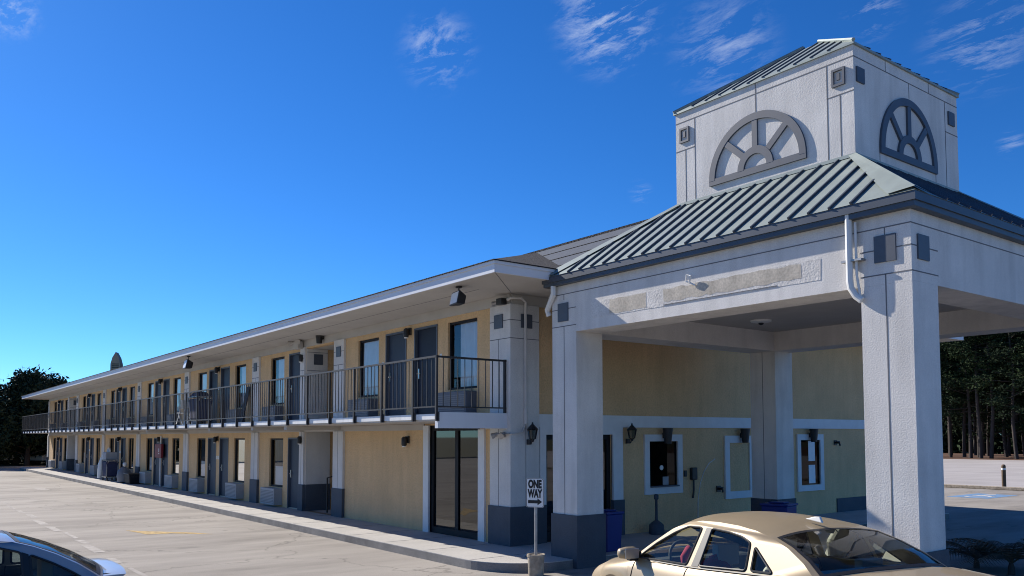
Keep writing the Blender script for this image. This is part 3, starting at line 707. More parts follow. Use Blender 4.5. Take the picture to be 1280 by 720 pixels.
# gutter around the eave
GX0, GX1, GY0, GY1 = PX0 - .11, PX1 + .11, PY0 - .11, PY1 + .11
b = MB()
def gut(b, x0, x1, y0, y1):
    b.box(x0, x1, y0, y1, 4.83, 4.955); 
for z0, z1, o in ((4.835, 4.90, 0.0), (4.90, 5.0, .022)):
    b.box(GX0 - o, GX1 + o, GY0 - o, PY0 - .001, z0, z1); b.box(GX0 - o, GX1 + o, PY1 + .001, GY1 + o, z0, z1)
    b.box(PX1 + .001, GX1 + o, PY0 - .001, PY1 + .001, z0, z1); b.box(GX0 - o, PX0 - .001, PY0 - .001, PY1 + .001, z0, z1)
gu = C('gutter', b, M['gutter'])
# downspouts
b = MB(); b.tube([(7.30, -.275, 4.90), (7.30, -.275, 4.10), (7.31, -.27, 4.0), (7.36, -.245, 3.90), (7.43, -.235, 3.84)], .043, 10); b.tube([(7.375, -.25, 4.80), (7.38, -.25, 4.15), (7.41, -.235, 3.9)], .016, 8)
ds = C('downspout', b, M['whitepl'], smooth=35)
b = MB(); b.box(7.20, 7.47, -.30, -.19, 4.32, 4.345); C('strap', b, M['pole'], ds)
b = MB(); b.tube([(1.62, -.27, 4.84), (1.62, -.27, 4.70), (1.36, -.20, 4.45), (1.36, -.16, 4.36)], .05, 8); C('downspout', b, M['whitepl'], smooth=35)
# metal roof skirt up to the tower
TX0, TX1, TY0, TY1, TZ0, TZ1 = 3.07, 6.47, 1.33, 4.45, 6.19, 7.83
b = MB(); e0, e1, f0, f1, ez = GX0 - .03, GX1 + .03, GY0 - .03, GY1 + .03, 5.004
lo = [(e0, f0, ez), (e1, f0, ez), (e1, f1, ez), (e0, f1, ez)]; hi = [(TX0, TY0, TZ0), (TX1, TY0, TZ0), (TX1, TY1, TZ0), (TX0, TY1, TZ0)]
b.add(lo + hi, [(0, 1, 5, 4), (1, 2, 6, 5), (2, 3, 7, 6), (3, 0, 4, 7), (3, 2, 1, 0)]); rf = C('roof', b, M['roofmetal'])
def seams(b, lo, hi, a_axis, dist, h=.030, wd=.026, trim=.30):
    """raised seams on one slope; lo/hi = eave and top edge ends"""
    (l0, l1), (h0, h1) = lo, hi
    l0, l1, h0, h1 = map(Vector, (l0, l1, h0, h1)); run = (l1 - l0).normalized(); Lg = (l1 - l0).length
    up = ((h0 + h1) / 2 - (l0 + l1) / 2); nrm = run.cross(up).normalized()
    if nrm.z < 0: nrm = -nrm
    k = dist / 2 
    ha, hb = (h0 - l0).dot(run), (h1 - l0).dot(run); rise = up
    while k < Lg:
        if k < ha: f = (k - trim) / (ha - trim * .65)
        elif k > hb: f = (Lg - k - trim) / (Lg - hb - trim * .65)
        else: f = 1
        f = min(f, 1)
        if f > .16:
            p = l0 + run * k; q = p + rise * f; s = run * wd / 2
            b.add([p - s, p + s, q + s, q - s, p - s + nrm * h, p + s + nrm * h, q + s + nrm * h, q - s + nrm * h], [(3, 2, 1, 0), (4, 5, 6, 7), (0, 1, 5, 4), (1, 2, 6, 5), (2, 3, 7, 6), (3, 0, 4, 7)])
        k += dist
for i in range(4):
    j = (i + 1) % 4; b = MB(); seams(b, (lo[i], lo[j]), (hi[i], hi[j]), 0, .2935); C('seam_ribs', b, M['gutter'], rf)
for i in range(4):
    b = MB(); p, q = Vector(lo[i]), Vector(hi[i]); n1 = Vector(lo[(i + 1) % 4]) - p; n0 = Vector(lo[i - 1]) - p
    a1 = n1.normalized() * .34; a0 = n0.normalized() * .34; u = Vector((0, 0, .045)); fl = .35
    b.add([p + u, p + a1 + u * .5, q + a1 * fl + u, q + u * 1.3, p + a0 + u * .5, q + a0 * fl + u], [(0, 1, 2, 3), (0, 3, 5, 4)])
    C('hip_cap', b, M['roofmetal'], rf)
# tower
b = MB(); b.box(TX0, TX1, TY0, TY1, TZ0 - .3, TZ1); tw = C('tower', b, M['white2'])
b = MB(); b.box(TX0 - .02, TX1 + .02, TY0 - .02, TY1 + .02, TZ0 + .0, TZ0 + .05); C('flashing', b, M['roofmetal'], tw)
b = MB(); J = .0035
def tj(x0, x1, z0, z1): b.box(x0, x1, TY0 - J, TY0 + .01, z0, z1)
tj(TX0, TX1, 7.655, 7.669)
for x in (TX1 - .43, TX1 - .22, TX0 + .43, TX0 + .22): tj(x - .007, x + .007, TZ0, 7.655 if abs(x - TX1) > .3 and abs(x - TX0) > .3 else 7.16)
for x0, x1 in ((TX0, TX0 + .43), (TX1 - .43, TX1)): tj(x0, x1, 7.155, 7.169)
tj(4.76, 4.774, 7.36, 7.655); tj(4.76, 4.774, 7.669, 7.83)
def tk(y0, y1, z0, z1): b.box(TX1 - .01, TX1 + J, y0, y1, z0, z1)
tk(TY0, TY1, 7.655, 7.669); tk(TY1 - .43, TY1 - .416, TZ0, 7.655); tk(2.88, 2.892, 7.42, 7.655); tk(TY1 - .43, TY1, 7.155, 7.169); tk(1.98, 1.992, TZ0, 6.41); tk(3.66, 3.672, TZ0, 6.41)
tk(2.2, 2.212, 7.669, 7.83); tk(3.5, 3.512, 7.669, 7.83)
C('joint', b, M['joint'], tw)
def hollow(b, x0, x1, z0, z1, y):
    t = .035
    for a in ((x0, x1, z0, z0 + t), (x0, x1, z1 - t, z1), (x0, x0 + t, z0 + t, z1 - t), (x1 - t, x1, z0 + t, z1 - t)): b.box(a[0], a[1], y - .03, y + .01, a[2], a[3])
    b.box(x0 + .08, x1 - .08, y - .02, y + .01, z0 + .09, z1 - .07)
for x0 in (6.13, 3.17):
    b = MB(); hollow(b, x0, x0 + .21, 7.29, 7.55, TY0); C('inset_square', b, M['frameslate'], tw)
for y0 in (1.39, 4.12):
    b = MB(); b.box(TX1 - .01, TX1 + .025, y0, y0 + .2, 7.30, 7.52); C('inset_square', b, M['frameslate'], tw)
def fan(width, height, dep):
    """half-round fan window: outline in local (x, z) with the flat side down, extruded toward -y"""
    b = MB(); ro, ho = width / 2, height; rim = .115; n = 36
    def arc(rx, rz, k): a = PI * k / n; return (rx * math.cos(a), rz * math.sin(a))
    def strip(rx0, rz0, rx1, rz1, zb=0):
        for k in range(n):
            o0, o1 = arc(rx0, rz0, k), arc(rx0, rz0, k + 1); i0, i1 = arc(rx1, rz1, k), arc(rx1, rz1, k + 1)
            F = [(o0[0], 0, o0[1] + zb), (o1[0], 0, o1[1] + zb), (i1[0], 0, i1[1] + zb), (i0[0], 0, i0[1] + zb)]
            G = [(x, -dep, z) for x, _, z in F]
            b.add(F + G, [(7, 6, 5, 4), (0, 1, 5, 4), (2, 3, 7, 6), (0, 4, 7, 3), (1, 2, 6, 5)])
    strip(ro, ho, ro - rim, ho - rim); strip(.34, .34, .22, .22, .02)
    b.box(-ro, ro, -dep + .002, 0, -.075, .03)
    for a in (45, 90, 135):
        c, s = math.cos(R(a)), math.sin(R(a)); p = Vector((c * .31, 0, s * .31 + .02)); q = Vector((c * (ro - .07), 0, s * (ho - .07))); t = (q - p).normalized(); sd = Vector((-t.z, 0, t.x)) * .05
        F = [p - sd, p + sd, q + sd, q - sd]; G = [v + Vector((0, -dep + .004, 0)) for v in F]
        b.add(F + G, [(4, 5, 6, 7), (0, 1, 5, 4), (1, 2, 6, 5), (2, 3, 7, 6), (3, 0, 4, 7)])
    return b
o = C('fan_window', fan(1.86, .90, .036), M['frameslate'], loc=(4.755, TY0 - .001, 6.45))
o = C('fan_window', fan(1.70, .93, .036), M['frameslate'], loc=(TX1 + .001, 2.825, 6.45)); o.rotation_euler = (0, 0, R(90))
# tower cap: low hipped metal roof with seams
b = MB(); ov = .03; c0 = [(TX0 - ov, TY0 - ov, TZ1 + .03), (TX1 + ov, TY0 - ov, TZ1 + .03), (TX1 + ov, TY1 + ov, TZ1 + .03), (TX0 - ov, TY1 + ov, TZ1 + .03)]
apz = 8.90; xm, ymid = (TX0 + TX1) / 2, (TY0 + TY1) / 2
ap = [(xm - .15, ymid, apz), (xm + .15, ymid, apz)]
b.add(c0 + ap, [(0, 1, 5, 4), (1, 2, 5), (2, 3, 4, 5), (3, 0, 4), (3, 2, 1, 0)]); b.box(TX0 - ov, TX1 + ov, TY0 - ov, TY1 + ov, TZ1, TZ1 + .031); tr = C('tower_roof', b, M['roofmetal'])
for e_, a_ in (((c0[0], c0[1]), (ap[0], ap[1])), ((c0[1], c0[2]), (ap[1], ap[1])), ((c0[3], c0[2]), (ap[0], ap[1])), ((c0[3], c0[0]), (ap[0], ap[0]))):
    b = MB(); seams(b, e_, a_, 0, .29, .020, .022, .05); C('seam_ribs', b, M['gutter'], tr)
b = MB()
for i in range(4):
    b = MB(); b.tube([Vector(c0[i]) + Vector((0, 0, .02)), Vector(ap[0 if i in (0, 3) else 1]) + Vector((0, 0, .03))], .028, 6); C('hip_cap', b, M['roofmetal'], tr)
# ceiling lamp of the canopy
l = empty('ceiling_lamp', (3.1, 3.6, 4.40), 0, 'round white ceiling lamp with a dark centre under the canopy', 'lamp')
b = MB(); b.lathe((0, 0, -.05), [(.10, 0), (.19, .02), (.20, .05)], 20); b.build('housing', M['whitepl'], l, smooth=50)
b = MB(); b.lathe((0, 0, -.09), [(.02, 0), (.05, .02), (.05, .04)], 12); b.build('lens', M['black'], l)

# ------------------------------------------------------------------ lamps
def floodlight(x, y, z, label, rz=0, s=1.0, tilt=35, group='floodlights'):
    t = empty('floodlight', (x, y, z), rz, label, 'floodlight', group)
    b = MB(); b.lathe((0, 0, -.03), [(.06, 0), (.06, .03)], 12); b.tube([(0, 0, -.02), (0, 0, -.13 * s)], .014, 6); b.build('bracket', M['black'], t)
    hd = MB(); w_, h_, d_ = .20 * s, .13 * s, .09 * s
    fr = [(-w_, -d_, -h_), (w_, -d_, -h_), (w_, -d_, h_), (-w_, -d_, h_)]; bk = [(-w_ * .6, d_, -h_ * .6), (w_ * .6, d_, -h_ * .6), (w_ * .6, d_, h_ * .6), (-w_ * .6, d_, h_ * .6)]
    hd.add(fr + bk, [(0, 1, 2, 3), (7, 6, 5, 4), (0, 4, 5, 1), (1, 5, 6, 2), (2, 6, 7, 3), (3, 7, 4, 0)])
    ho = hd.build('head', M['black'], t, bevel=.012, loc=(0, 0, -.24 * s)); ho.rotation_euler = (R(-tilt), 0, 0)
    g = MB(); g.box(-w_ * .85, w_ * .85, -d_ - .006, -d_ + .001, -h_ * .8, h_ * .8); g.build('lens', M['lens'], ho)
    return t
floodlight(.05, -1.22, 4.962, 'black floodlight under the eave nearest the canopy', R(-12), 1.0, 12)
floodlight(-16.6, -1.30, 4.962, 'black floodlight under the eave above the folding chair on the balcony', R(-5), 1.25, 12)
def lantern(x, y, z, label, face=0):
    t = empty('wall_lantern', (x, y, z), face, label, 'wall lantern', 'black wall lanterns beside the entrance')
    b = MB(); b.tube([(0, .0, -.16), (0, -.09, -.20), (0, -.13, -.12)], .014, 6); b.lathe((0, -.015, -.17), [(.05, -.05), (.05, .05)], 10); b.build('bracket', M['black'], t)
    b = MB(); b.lathe((0, -.13, 0), [(.03, -.13), (.06, -.11), (.092, .06), (.105, .07)], 8); b.build('glass', M['cartint'], t)
    b = MB(); b.lathe((0, -.13, 0), [(.115, .07), (.05, .14), (.02, .17), (.012, .21)], 8); b.lathe((0, -.13, 0), [(.02, -.17), (.035, -.13)], 8)
    for k in range(8):
        a = 2 * PI * k / 8; b.tube([(.062 * math.cos(a), -.13 + .062 * math.sin(a), -.115), (.097 * math.cos(a), -.13 + .097 * math.sin(a), .07)], .007, 4)
    b.build('cage', M['black'], t)
lantern(.06, .37, 2.28, 'black wall lantern on the corner pilaster above its blue base', R(90))
lantern(.04, 3.05, 2.28, 'black wall lantern right of the entrance door', R(90))
def cone_lamp(x, y, z, label, face, group, s=1.0):
    t = empty('wall_lamp', (x, y, z), face, label, 'wall lamp', group)
    b = MB(); b.box(-.05 * s, .05 * s, -.05, .0, -.05, .06); b.build('bracket', M['black'], t)
    b = MB(); b.lathe((0, -.12 * s, -.17 * s), [(.075 * s, 0), (.115 * s, .34 * s)], 14); b.build('shade', M['black'], t, smooth=40)
for y, lab in ((4.16, 'dark tapered lamp over the service window'), (6.85, 'dark tapered lamp over the filled-in window'), (9.68, 'dark tapered lamp over the window with white notices')):
    cone_lamp(.04, y, 2.22, lab, R(90), 'tapered lamps over the end wall windows')
cone_lamp(-8.55, -.035, 4.92, 'black tapered lamp on the frieze above the upstairs stair opening', 0, 'lamps along the facade')
def jar(x, z, label, s=1.0):
    t = empty('wall_lamp', (x, -.005, z), 0, label, 'wall lamp', 'small black lamps along the room doors')
    b = MB(); b.box(-.055 * s, .055 * s, -.05, .0, -.07 * s, .09 * s); b.tube([(0, -.03, .05 * s), (0, -.11, .06 * s)], .02, 6); b.build('bracket', M['black'], t)
    b = MB(); b.lathe((0, -.11, -.13 * s), [(.05 * s, 0), (.062 * s, .03), (.062 * s, .17 * s), (.03 * s, .21 * s)], 12); b.build('shade', M['black'], t, smooth=40)
    b = MB(); b.lathe((0, -.11, -.15 * s), [(.042 * s, 0), (.048 * s, .02)], 12); b.build('lens', M['lens'], t)
ordn = ['nearest', 'second', 'third', 'fourth']
for k, c in enumerate(pairs):
    for z, fl in ((4.62, 'upstairs'), (2.16, 'ground floor')):
        jar(c - 3.79, z, f'small black lamp between the {ordn[k]} pair of {fl} room doors from the stairs')
jar(-3.86, 4.60, 'small black lamp between the two upstairs doors near the canopy'); jar(-3.92, 2.14, 'small black lamp at the top of the blank tan ground floor wall')
jar(-9.91, 4.48, 'small black lamp on the slim pilaster beside the upstairs stair opening'); jar(-9.91, 2.16, 'small black lamp on the slim pilaster beside the ground floor stair opening')
jar(-50.27, 4.60, 'small black lamp by the farthest upstairs doors'); jar(-50.27, 2.16, 'small black lamp by the farthest ground floor doors')
# twin-head emergency light and camera pieces
t = empty('emergency_light', (-10.05, -.12, 4.90), 0, 'beige twin-head emergency light hung under the eave', 'emergency light')
b = MB(); b.box(-.17, .17, -.10, .06, -.18, .05); b.build('housing', M['soffit'], t, bevel=.01)
for s in (-1, 1):
    b = MB(); b.tube([(s * .16, -.04, .0), (s * .24, -.08, .02), (s * .33, -.16, -.01)], [.03, .05, .075], 10); b.build('lamp_head', M['soffit'], t)
t = empty('twin_spotlight', (-.14, -.07, 2.25), 0, 'pair of grey spotlights at the foot of the conduit on the corner pilaster', 'spotlight')
b = MB(); b.box(-.05, .05, -.05, 0, -.05, .05); b.tube([(.05, -.02, 0), (.22, -.02, .02)], .012, 6); b.build('box', M['pole'], t)
for s in (-1, 1):
    b = MB(); b.tube([(s * .03, -.04, 0), (s * .09, -.10, .01), (s * .15, -.18, -.03)], [.025, .04, .06], 10); b.build('lamp_head', M['pole'], t)
t = empty('security_light', (-.12, -.07, 4.80), 0, 'small dark security light at the top of the corner pilaster', 'security light')
b = MB(); b.box(-.10, .08, -.13, .0, -.05, .07); b.build('housing', M['black'], t, bevel=.01)
b = MB(); b.tube([(-.10, -.08, .0), (-.20, -.14, -.02)], [.03, .05], 8); b.build('lamp_head', M['pole'], t)
b = MB(); b.tube([(.0, -.085, 4.83), (.10, -.07, 4.86), (.20, .10, 4.86), (.155, .24, 4.80), (.105, .27, 4.68), (.10, .275, 2.9), (.09, .28, 2.62)], .028, 8)
b.tube([(.10, .275, 2.75), (.10, .275, 2.45)], .035, 8); b.tube([(.09, .27, 2.44), (.09, .20, 2.30), (.10, -.06, 2.26), (.0, -.085, 2.26)], .014, 6)
tag(b.build('conduit', M['conduit'], smooth=40), 'grey electrical conduit running down the corner pilaster', 'conduit')

# ------------------------------------------------------------------ things on the end wall
t = empty('payphone', (.0, 5.11, 1.36), 0, 'black wall phone with its cord hanging below', 'phone')
b = MB(); b.box(-.005, .09, -.08, .10, -.14, .14); b.build('body', M['black'], t, bevel=.02)
b = MB(); b.tube([(.05, .0, -.13), (.06, -.01, -.35), (.04, -.02, -.55)], .022, 6); b.build('cord', M['black'], t)
b = MB(); b.box(-.005, .03, -.28, -.20, -.06, .08); b.build('switch', M['black'], t)
for (y, z, lab) in ((6.02, .98, 'dark wall tap beside the filled-in window'), (10.9, 2.02, 'small dark bracket high on the end wall')):
    b = MB(); b.tube([(0, y, z), (.14, y - .02, z), (.17, y - .04, z - .07)], .025, 8); b.tube([(.09, y - .08, z + .03), (.09, y + .06, z + .03)], .018, 6); b.box(-.004, .02, y - .07, y + .07, z - .07, z + .07)
    tag(b.build('wall_tap' if z < 1.5 else 'wall_bracket', M['black']), lab, 'tap' if z < 1.5 else 'bracket')
t = empty('ashtray_bin', (.42, 3.50, .15), 0, 'dark standing ashtray with a thin neck by the entrance wall', 'ashtray')
b = MB(); b.lathe((0, 0, 0), [(.15, 0), (.165, .04), (.155, .20), (.10, .25), (.04, .29)], 18); b.build('base', M['slate'], t, smooth=50)
b = MB(); b.lathe((0, 0, .28), [(.03, 0), (.028, .44), (.05, .46), (.05, .54), (.03, .56)], 14); b.build('neck', M['slate'], t, smooth=50)
def bin_(x, y, z, label, m, w_, d_, h_, lean=0, mlid=None):
    t = empty('waste_bin', (x, y, z), lean, label, 'bin')
    b = MB(); b.add([(-w_ * .42, -d_ * .42, 0), (w_ * .42, -d_ * .42, 0), (w_ * .42, d_ * .42, 0), (-w_ * .42, d_ * .42, 0), (-w_ / 2, -d_ / 2, h_), (w_ / 2, -d_ / 2, h_), (w_ / 2, d_ / 2, h_), (-w_ / 2, d_ / 2, h_)],
                    [(3, 2, 1, 0), (0, 1, 5, 4), (1, 2, 6, 5), (2, 3, 7, 6), (3, 0, 4, 7), (4, 5, 6, 7)]); b.build('body', m, t, bevel=.02)
    b = MB(); b.box(-w_ * .54, w_ * .54, -d_ * .54, d_ * .54, h_ + .001, h_ + .05); b.box(-w_ * .3, w_ * .3, -d_ * .3, d_ * .3, h_ + .05, h_ + .08); b.build('lid', mlid or m, t, bevel=.015)
bin_(1.62, .98, .15, 'blue plastic waste bin behind the left canopy column', M['bluebin'], .40, .40, .66)
bin_(2.45, 4.95, 0, 'dark blue waste bin in front of the rear canopy column', M['bluebin'], .55, .5, .80, R(12))
# scrap of white paper by the column foot
b = MB(); b.add([(1.22, -.62, .165), (1.30, -.70, .16), (1.42, -.58, .30), (1.33, -.52, .27)], [(0, 1, 2, 3)]); b.add([(1.22, -.62, .152), (1.36, -.76, .152), (1.30, -.60, .17)], [(0, 1, 2)])
tag(b.build('paper_scrap', M['whitepl']), 'scrap of white paper at the foot of the left canopy column', 'paper')

# ------------------------------------------------------------------ one-way sign standing in a bucket of concrete
sx, sy_ = 2.20, -1.13
S1 = empty('one_way_sign', (sx, sy_, 0), R(28), 'white ONE WAY sign with a black arrow on a pole set in a bucket', 'road sign')
b = MB(); b.lathe((0, 0, 0), [(.118, 0), (.125, .02), (.135, .30), (.148, .30), (.148, .335), (.125, .335), (.12, .315)], 24); b.build('bucket', M['concretepot'], S1, smooth=40)
b = MB(); b.lathe((0, 0, .28), [(.12, 0), (.118, .03)], 20); b.build('concrete_fill', M['walk'], S1)
b = MB(); b.tube([(0, .0, .28), (0, 0, 1.53)], .026, 10); b.build('pole', M['pole'], S1, smooth=40)
b = MB(); W2, Z0, Z1, rr = .155, 1.08, 1.545, .03; pts = []
for cx, cz, a0 in ((W2 - rr, Z0 + rr, -90), (W2 - rr, Z1 - rr, 0), (-W2 + rr, Z1 - rr, 90), (-W2 + rr, Z0 + rr, 180)):
    for k in range(6): a = R(a0 + 90 * k / 5); pts.append((cx + rr * math.cos(a), -.034, cz + rr * math.sin(a)))
b.prism(pts, (0, .006, 0)); brd = b.build('sign_board', M['signwhite'], S1)
b = MB()
zz = [(p[0] * .93, -.0352, (p[2] - (Z0 + Z1) / 2) * .955 + (Z0 + Z1) / 2) for p in pts]; zo = [(p[0] * .975, -.0352, (p[2] - (Z0 + Z1) / 2) * .983 + (Z0 + Z1) / 2) for p in pts]
n = len(zz)
for k in range(n): b.quad(zo[k], zo[(k + 1) % n], zz[(k + 1) % n], zz[k])
b.build('border', M['blacktext'], brd)
def text(s, x, y, z, size, sxk, m, parent, name='lettering'):
    cu = bpy.data.curves.new('t', 'FONT'); cu.body = s; cu.size = size; cu.align_x = 'CENTER'; cu.offset = .010; cu.extrude = .001
    to = bpy.data.objects.new('t', cu); COL.objects.link(to)
    dg = bpy.context.evaluated_depsgraph_get(); me = bpy.data.meshes.new_from_object(to.evaluated_get(dg)); bpy.data.objects.remove(to)
    me.transform(Matrix.Diagonal((sxk, 1, 1, 1))); me.transform(Matrix.Rotation(R(90), 4, 'X')); me.transform(Matrix.Translation((x, y, z)))
    me.materials.clear(); me.materials.append(m); o = bpy.data.objects.new(name, me); COL.objects.link(o); o.parent = parent; return o
text('ONE', 0, -.0362, 1.395, .172, .64, M['blacktext'], brd); text('WAY', 0, -.0362, 1.245, .172, .60, M['blacktext'], brd)
b = MB(); b.prism([(-.12, -.0355, 1.145), (.045, -.0355, 1.145), (.045, -.0355, 1.115), (.125, -.0355, 1.17), (.045, -.0355, 1.225), (.045, -.0355, 1.195), (-.12, -.0355, 1.195)], (0, -.001, 0)); b.build('arrow', M['blacktext'], brd)

# ------------------------------------------------------------------ red notice box, carts, boxes and the bicycle
t = empty('red_notice_board', (-25.05, -.02, 1.65), 0, 'dark red notice box hung between two ground floor doors', 'notice board')
b = MB(); b.box(-.52, .50, -.10, 0, -.29, .29); b.build('board', M['red'], t, bevel=.015)
b = MB(); b.box(.14, .22, -.108, -.098, -.05, .10); b.box(.12, .24, -.108, -.098, -.14, -.09); b.build('symbol', M['whitepl'], t)
b = MB(); b.tube([(.17, -.03, -1.5), (.17, -.03, .62)], .035, 6); b.build('post', M['whitepl'], t)
def cart(x, y, z, label, rz, big):
    t = empty('housekeeping_cart', (x, y, z), rz, label, 'cart', 'housekeeping carts')
    L2 = .55
    b = MB(); b.box(-L2, L2, -.26, .26, .16, .20); b.box(-L2, L2, -.26, .26, .98, 1.01)
    for sx2 in (-1, 1):
        for s3 in (-1, 1): b.box(sx2 * (L2 - .02) - .02, sx2 * (L2 - .02) + .02, s3 * .24 - .02, s3 * .24 + .02, .16, 1.01)
    b.tube([(L2, -.2, .85), (L2 + .2, -.2, .95), (L2 + .2, .2, .95), (L2, .2, .85)], .018, 6); b.build('frame', M['pole'], t)
    for sx2 in (-1, 1):
        for s3 in (-1, 1):
            wv = MB(); wv.lathe((0, 0, -.02), [(.08, 0), (.08, .04)], 12); wo_2 = wv.build('wheel', M['tyre'], t, loc=(sx2 * .45, s3 * .2, .08)); wo_2.rotation_euler = (R(90), 0, 0)
    b = MB(); b.add([(-.3, -.25, .21), (L2 - .03, -.25, .21), (L2 - .03, .25, .21), (-.3, .25, .21), (-.36, -.28, .93), (L2 + .02, -.28, .93), (L2 + .02, .28, .93), (-.36, .28, .93)],
                    [(3, 2, 1, 0), (0, 1, 5, 4), (1, 2, 6, 5), (2, 3, 7, 6), (3, 0, 4, 7), (4, 5, 6, 7)]); b.build('laundry_bag', M['navybag'], t, bevel=.05)
    if big:
        b = MB(); b.box(-.42, .30, -.25, .25, 1.012, 1.36); b.build('tray', M['acgrey'], t, bevel=.02)
        for k in range(5):
            b = MB(); b.lathe((-.3 + k * .12, -.05 + .06 * (k % 2), 1.36), [(.04, 0), (.045, .1), (.02, .14), (.02, .18 + .03 * (k % 3))], 8); b.build('bottle', M['black'] if k % 2 else M['whitepl'], t)
        b = MB(); b.box(-.72, -.57, -.22, .22, .22, 1.25); b.build('towel_stack', M['whitepl'], t, bevel=.05)
        b = MB(); b.tube([(-.78, -.3, .1), (-.82, -.25, .75), (-.80, -.2, 1.1)], [.09, .12, .06], 8); b.build('linen_bundle', M['whitepl'], t, smooth=60)
    else:
        b = MB(); b.add([(-.5, -.24, 1.012), (.5, -.24, 1.012), (.45, .24, 1.012), (-.45, .24, 1.012), (-.38, -.16, 1.15), (.35, -.14, 1.19), (.3, .14, 1.16), (-.3, .15, 1.14)],
                        [(0, 1, 5, 4), (1, 2, 6, 5), (2, 3, 7, 6), (3, 0, 4, 7), (4, 5, 6, 7)]); b.build('folded_cloth', M['navybag'], t, bevel=.03)
        b = MB(); b.box(-.58, -.50, -.29, -.20, .62, .84); b.build('spray_holder', M['whitepl'], t, bevel=.01)
cart(-31.75, -.62, .15, 'housekeeping cart with white linen and a grey tray on the walkway', 0, True)
cart(-17.55, -.62, ZF, 'housekeeping cart with a navy bag on the upstairs balcony', 0, False)
# white bicycle-like hand truck: leaning folded chair frame beside the balcony cart
t = empty('folding_chair', (-18.95, -.75, ZF), R(10), 'white folding chair standing left of the balcony cart', 'chair')
for s in (-1, 1):
    b = MB(); b.tube([(-.25, s * .2, 0), (.05, s * .2, .5), (.18, s * .2, .92)], .02, 6); b.build('leg', M['whitepl'], t)
    b = MB(); b.tube([(.28, s * .18, 0), (-.12, s * .18, .48)], .02, 6); b.build('leg', M['whitepl'], t)
b = MB(); b.box(-.22, .18, -.19, .19, .45, .48); b.build('seat', M['whitepl'], t, bevel=.01)
b = MB(); b.add([(.10, -.2, .62), (.10, .2, .62), (.18, .2, .92), (.18, -.2, .92), (.12, -.2, .61), (.12, .2, .61), (.20, .2, .91), (.20, -.2, .91)], [(0, 1, 2, 3), (7, 6, 5, 4), (0, 4, 5, 1), (1, 5, 6, 2), (2, 6, 7, 3), (3, 7, 4, 0)]); b.build('backrest', M['whitepl'], t)
b = MB(); b.add([(-14.48, -.30, ZF), (-14.18, -.30, ZF), (-14.18, -.27, ZF), (-14.48, -.27, ZF), (-14.48, -.05, 3.85), (-14.18, -.05, 3.85), (-14.18, -.02, 3.85), (-14.48, -.02, 3.85)], [(3, 2, 1, 0), (4, 5, 6, 7), (0, 1, 5, 4), (1, 2, 6, 5), (2, 3, 7, 6), (3, 0, 4, 7)])
tag(b.build('leaning_board', M['bronze']), 'dark board leaning on the balcony wall beside a window', 'board')
t = empty('storage_tub', (-28.0, -.42, .15), 0, 'black storage tub on the walkway by a grey wall unit', 'tub')
b = MB(); b.add([(-.46, -.22, 0), (.46, -.22, 0), (.46, .22, 0), (-.46, .22, 0), (-.52, -.27, .42), (.52, -.27, .42), (.52, .27, .42), (-.52, .27, .42)], [(3, 2, 1, 0), (0, 1, 5, 4), (1, 2, 6, 5), (2, 3, 7, 6), (3, 0, 4, 7), (4, 5, 6, 7)]); b.build('body', M['bronze'], t, bevel=.03)
b = MB(); b.box(-.55, .55, -.30, .30, .421, .47); b.build('lid', M['black'], t, bevel=.015)
t = empty('rubbish_sack', (-29.1, -.55, .15), 0, 'stuffed grey laundry sack with a white tie left of the black tub', 'sack')
b = MB(); b.lathe((0, 0, 0), [(.10, 0), (.27, .05), (.31, .30), (.27, .55), (.12, .70), (.05, .74)], 16); b.build('body', M['acdark'], t, smooth=60)
b = MB(); b.lathe((.12, 0, .73), [(.03, 0), (.08, .06), (.09, .15), (.05, .2)], 10); b.build('tie', M['whitepl'], t, smooth=60)
# bollard in the far verge
t = empty('bollard', (-2.75, 27.7, 0), 0, 'short dark post with a pale face at the edge of the far lot', 'bollard')
b = MB(); b.lathe((0, 0, 0), [(.085, 0), (.085, .92), (.06, .97), (.02, .985)], 12); b.build('post', M['wood'], t)
b = MB(); b.lathe((0, 0, .85), [(.09, -.1), (.09, -.02)], 12); b.build('band', M['signwhite'], t)

# ------------------------------------------------------------------ cars
def interp(tab, u):
    """smooth (Catmull-Rom) interpolation of a (u, value) table"""
    if u <= tab[0][0]: return tab[0][1]
    if u >= tab[-1][0]: return tab[-1][1]
    for i in range(len(tab) - 1):
        if tab[i][0] <= u <= tab[i + 1][0]: break
    x0, y0 = tab[i]; x1, y1 = tab[i + 1]; h = x1 - x0
    def slope(k):
        if k == 0: return (tab[1][1] - tab[0][1]) / (tab[1][0] - tab[0][0])
        if k == len(tab) - 1: return (tab[-1][1] - tab[-2][1]) / (tab[-1][0] - tab[-2][0])
        return (tab[k + 1][1] - tab[k - 1][1]) / (tab[k + 1][0] - tab[k - 1][0])
    t = (u - x0) / h; a, c = slope(i) * h, slope(i + 1) * h
    return (2 * t**3 - 3 * t**2 + 1) * y0 + (t**3 - 2 * t**2 + t) * a + (-2 * t**3 + 3 * t**2) * y1 + (t**3 - t**2) * c
def polyl(pts, f):
    """point at fraction f (by length) of a 2-D polyline"""
    ls = [math.dist(pts[i], pts[i + 1]) for i in range(len(pts) - 1)]; t = f * sum(ls)
    for i, l in enumerate(ls):
        if t <= l or i == len(ls) - 1:
            k = min(1, t / l); return (pts[i][0] + (pts[i + 1][0] - pts[i][0]) * k, pts[i][1] + (pts[i + 1][1] - pts[i][1]) * k)
        t -= l
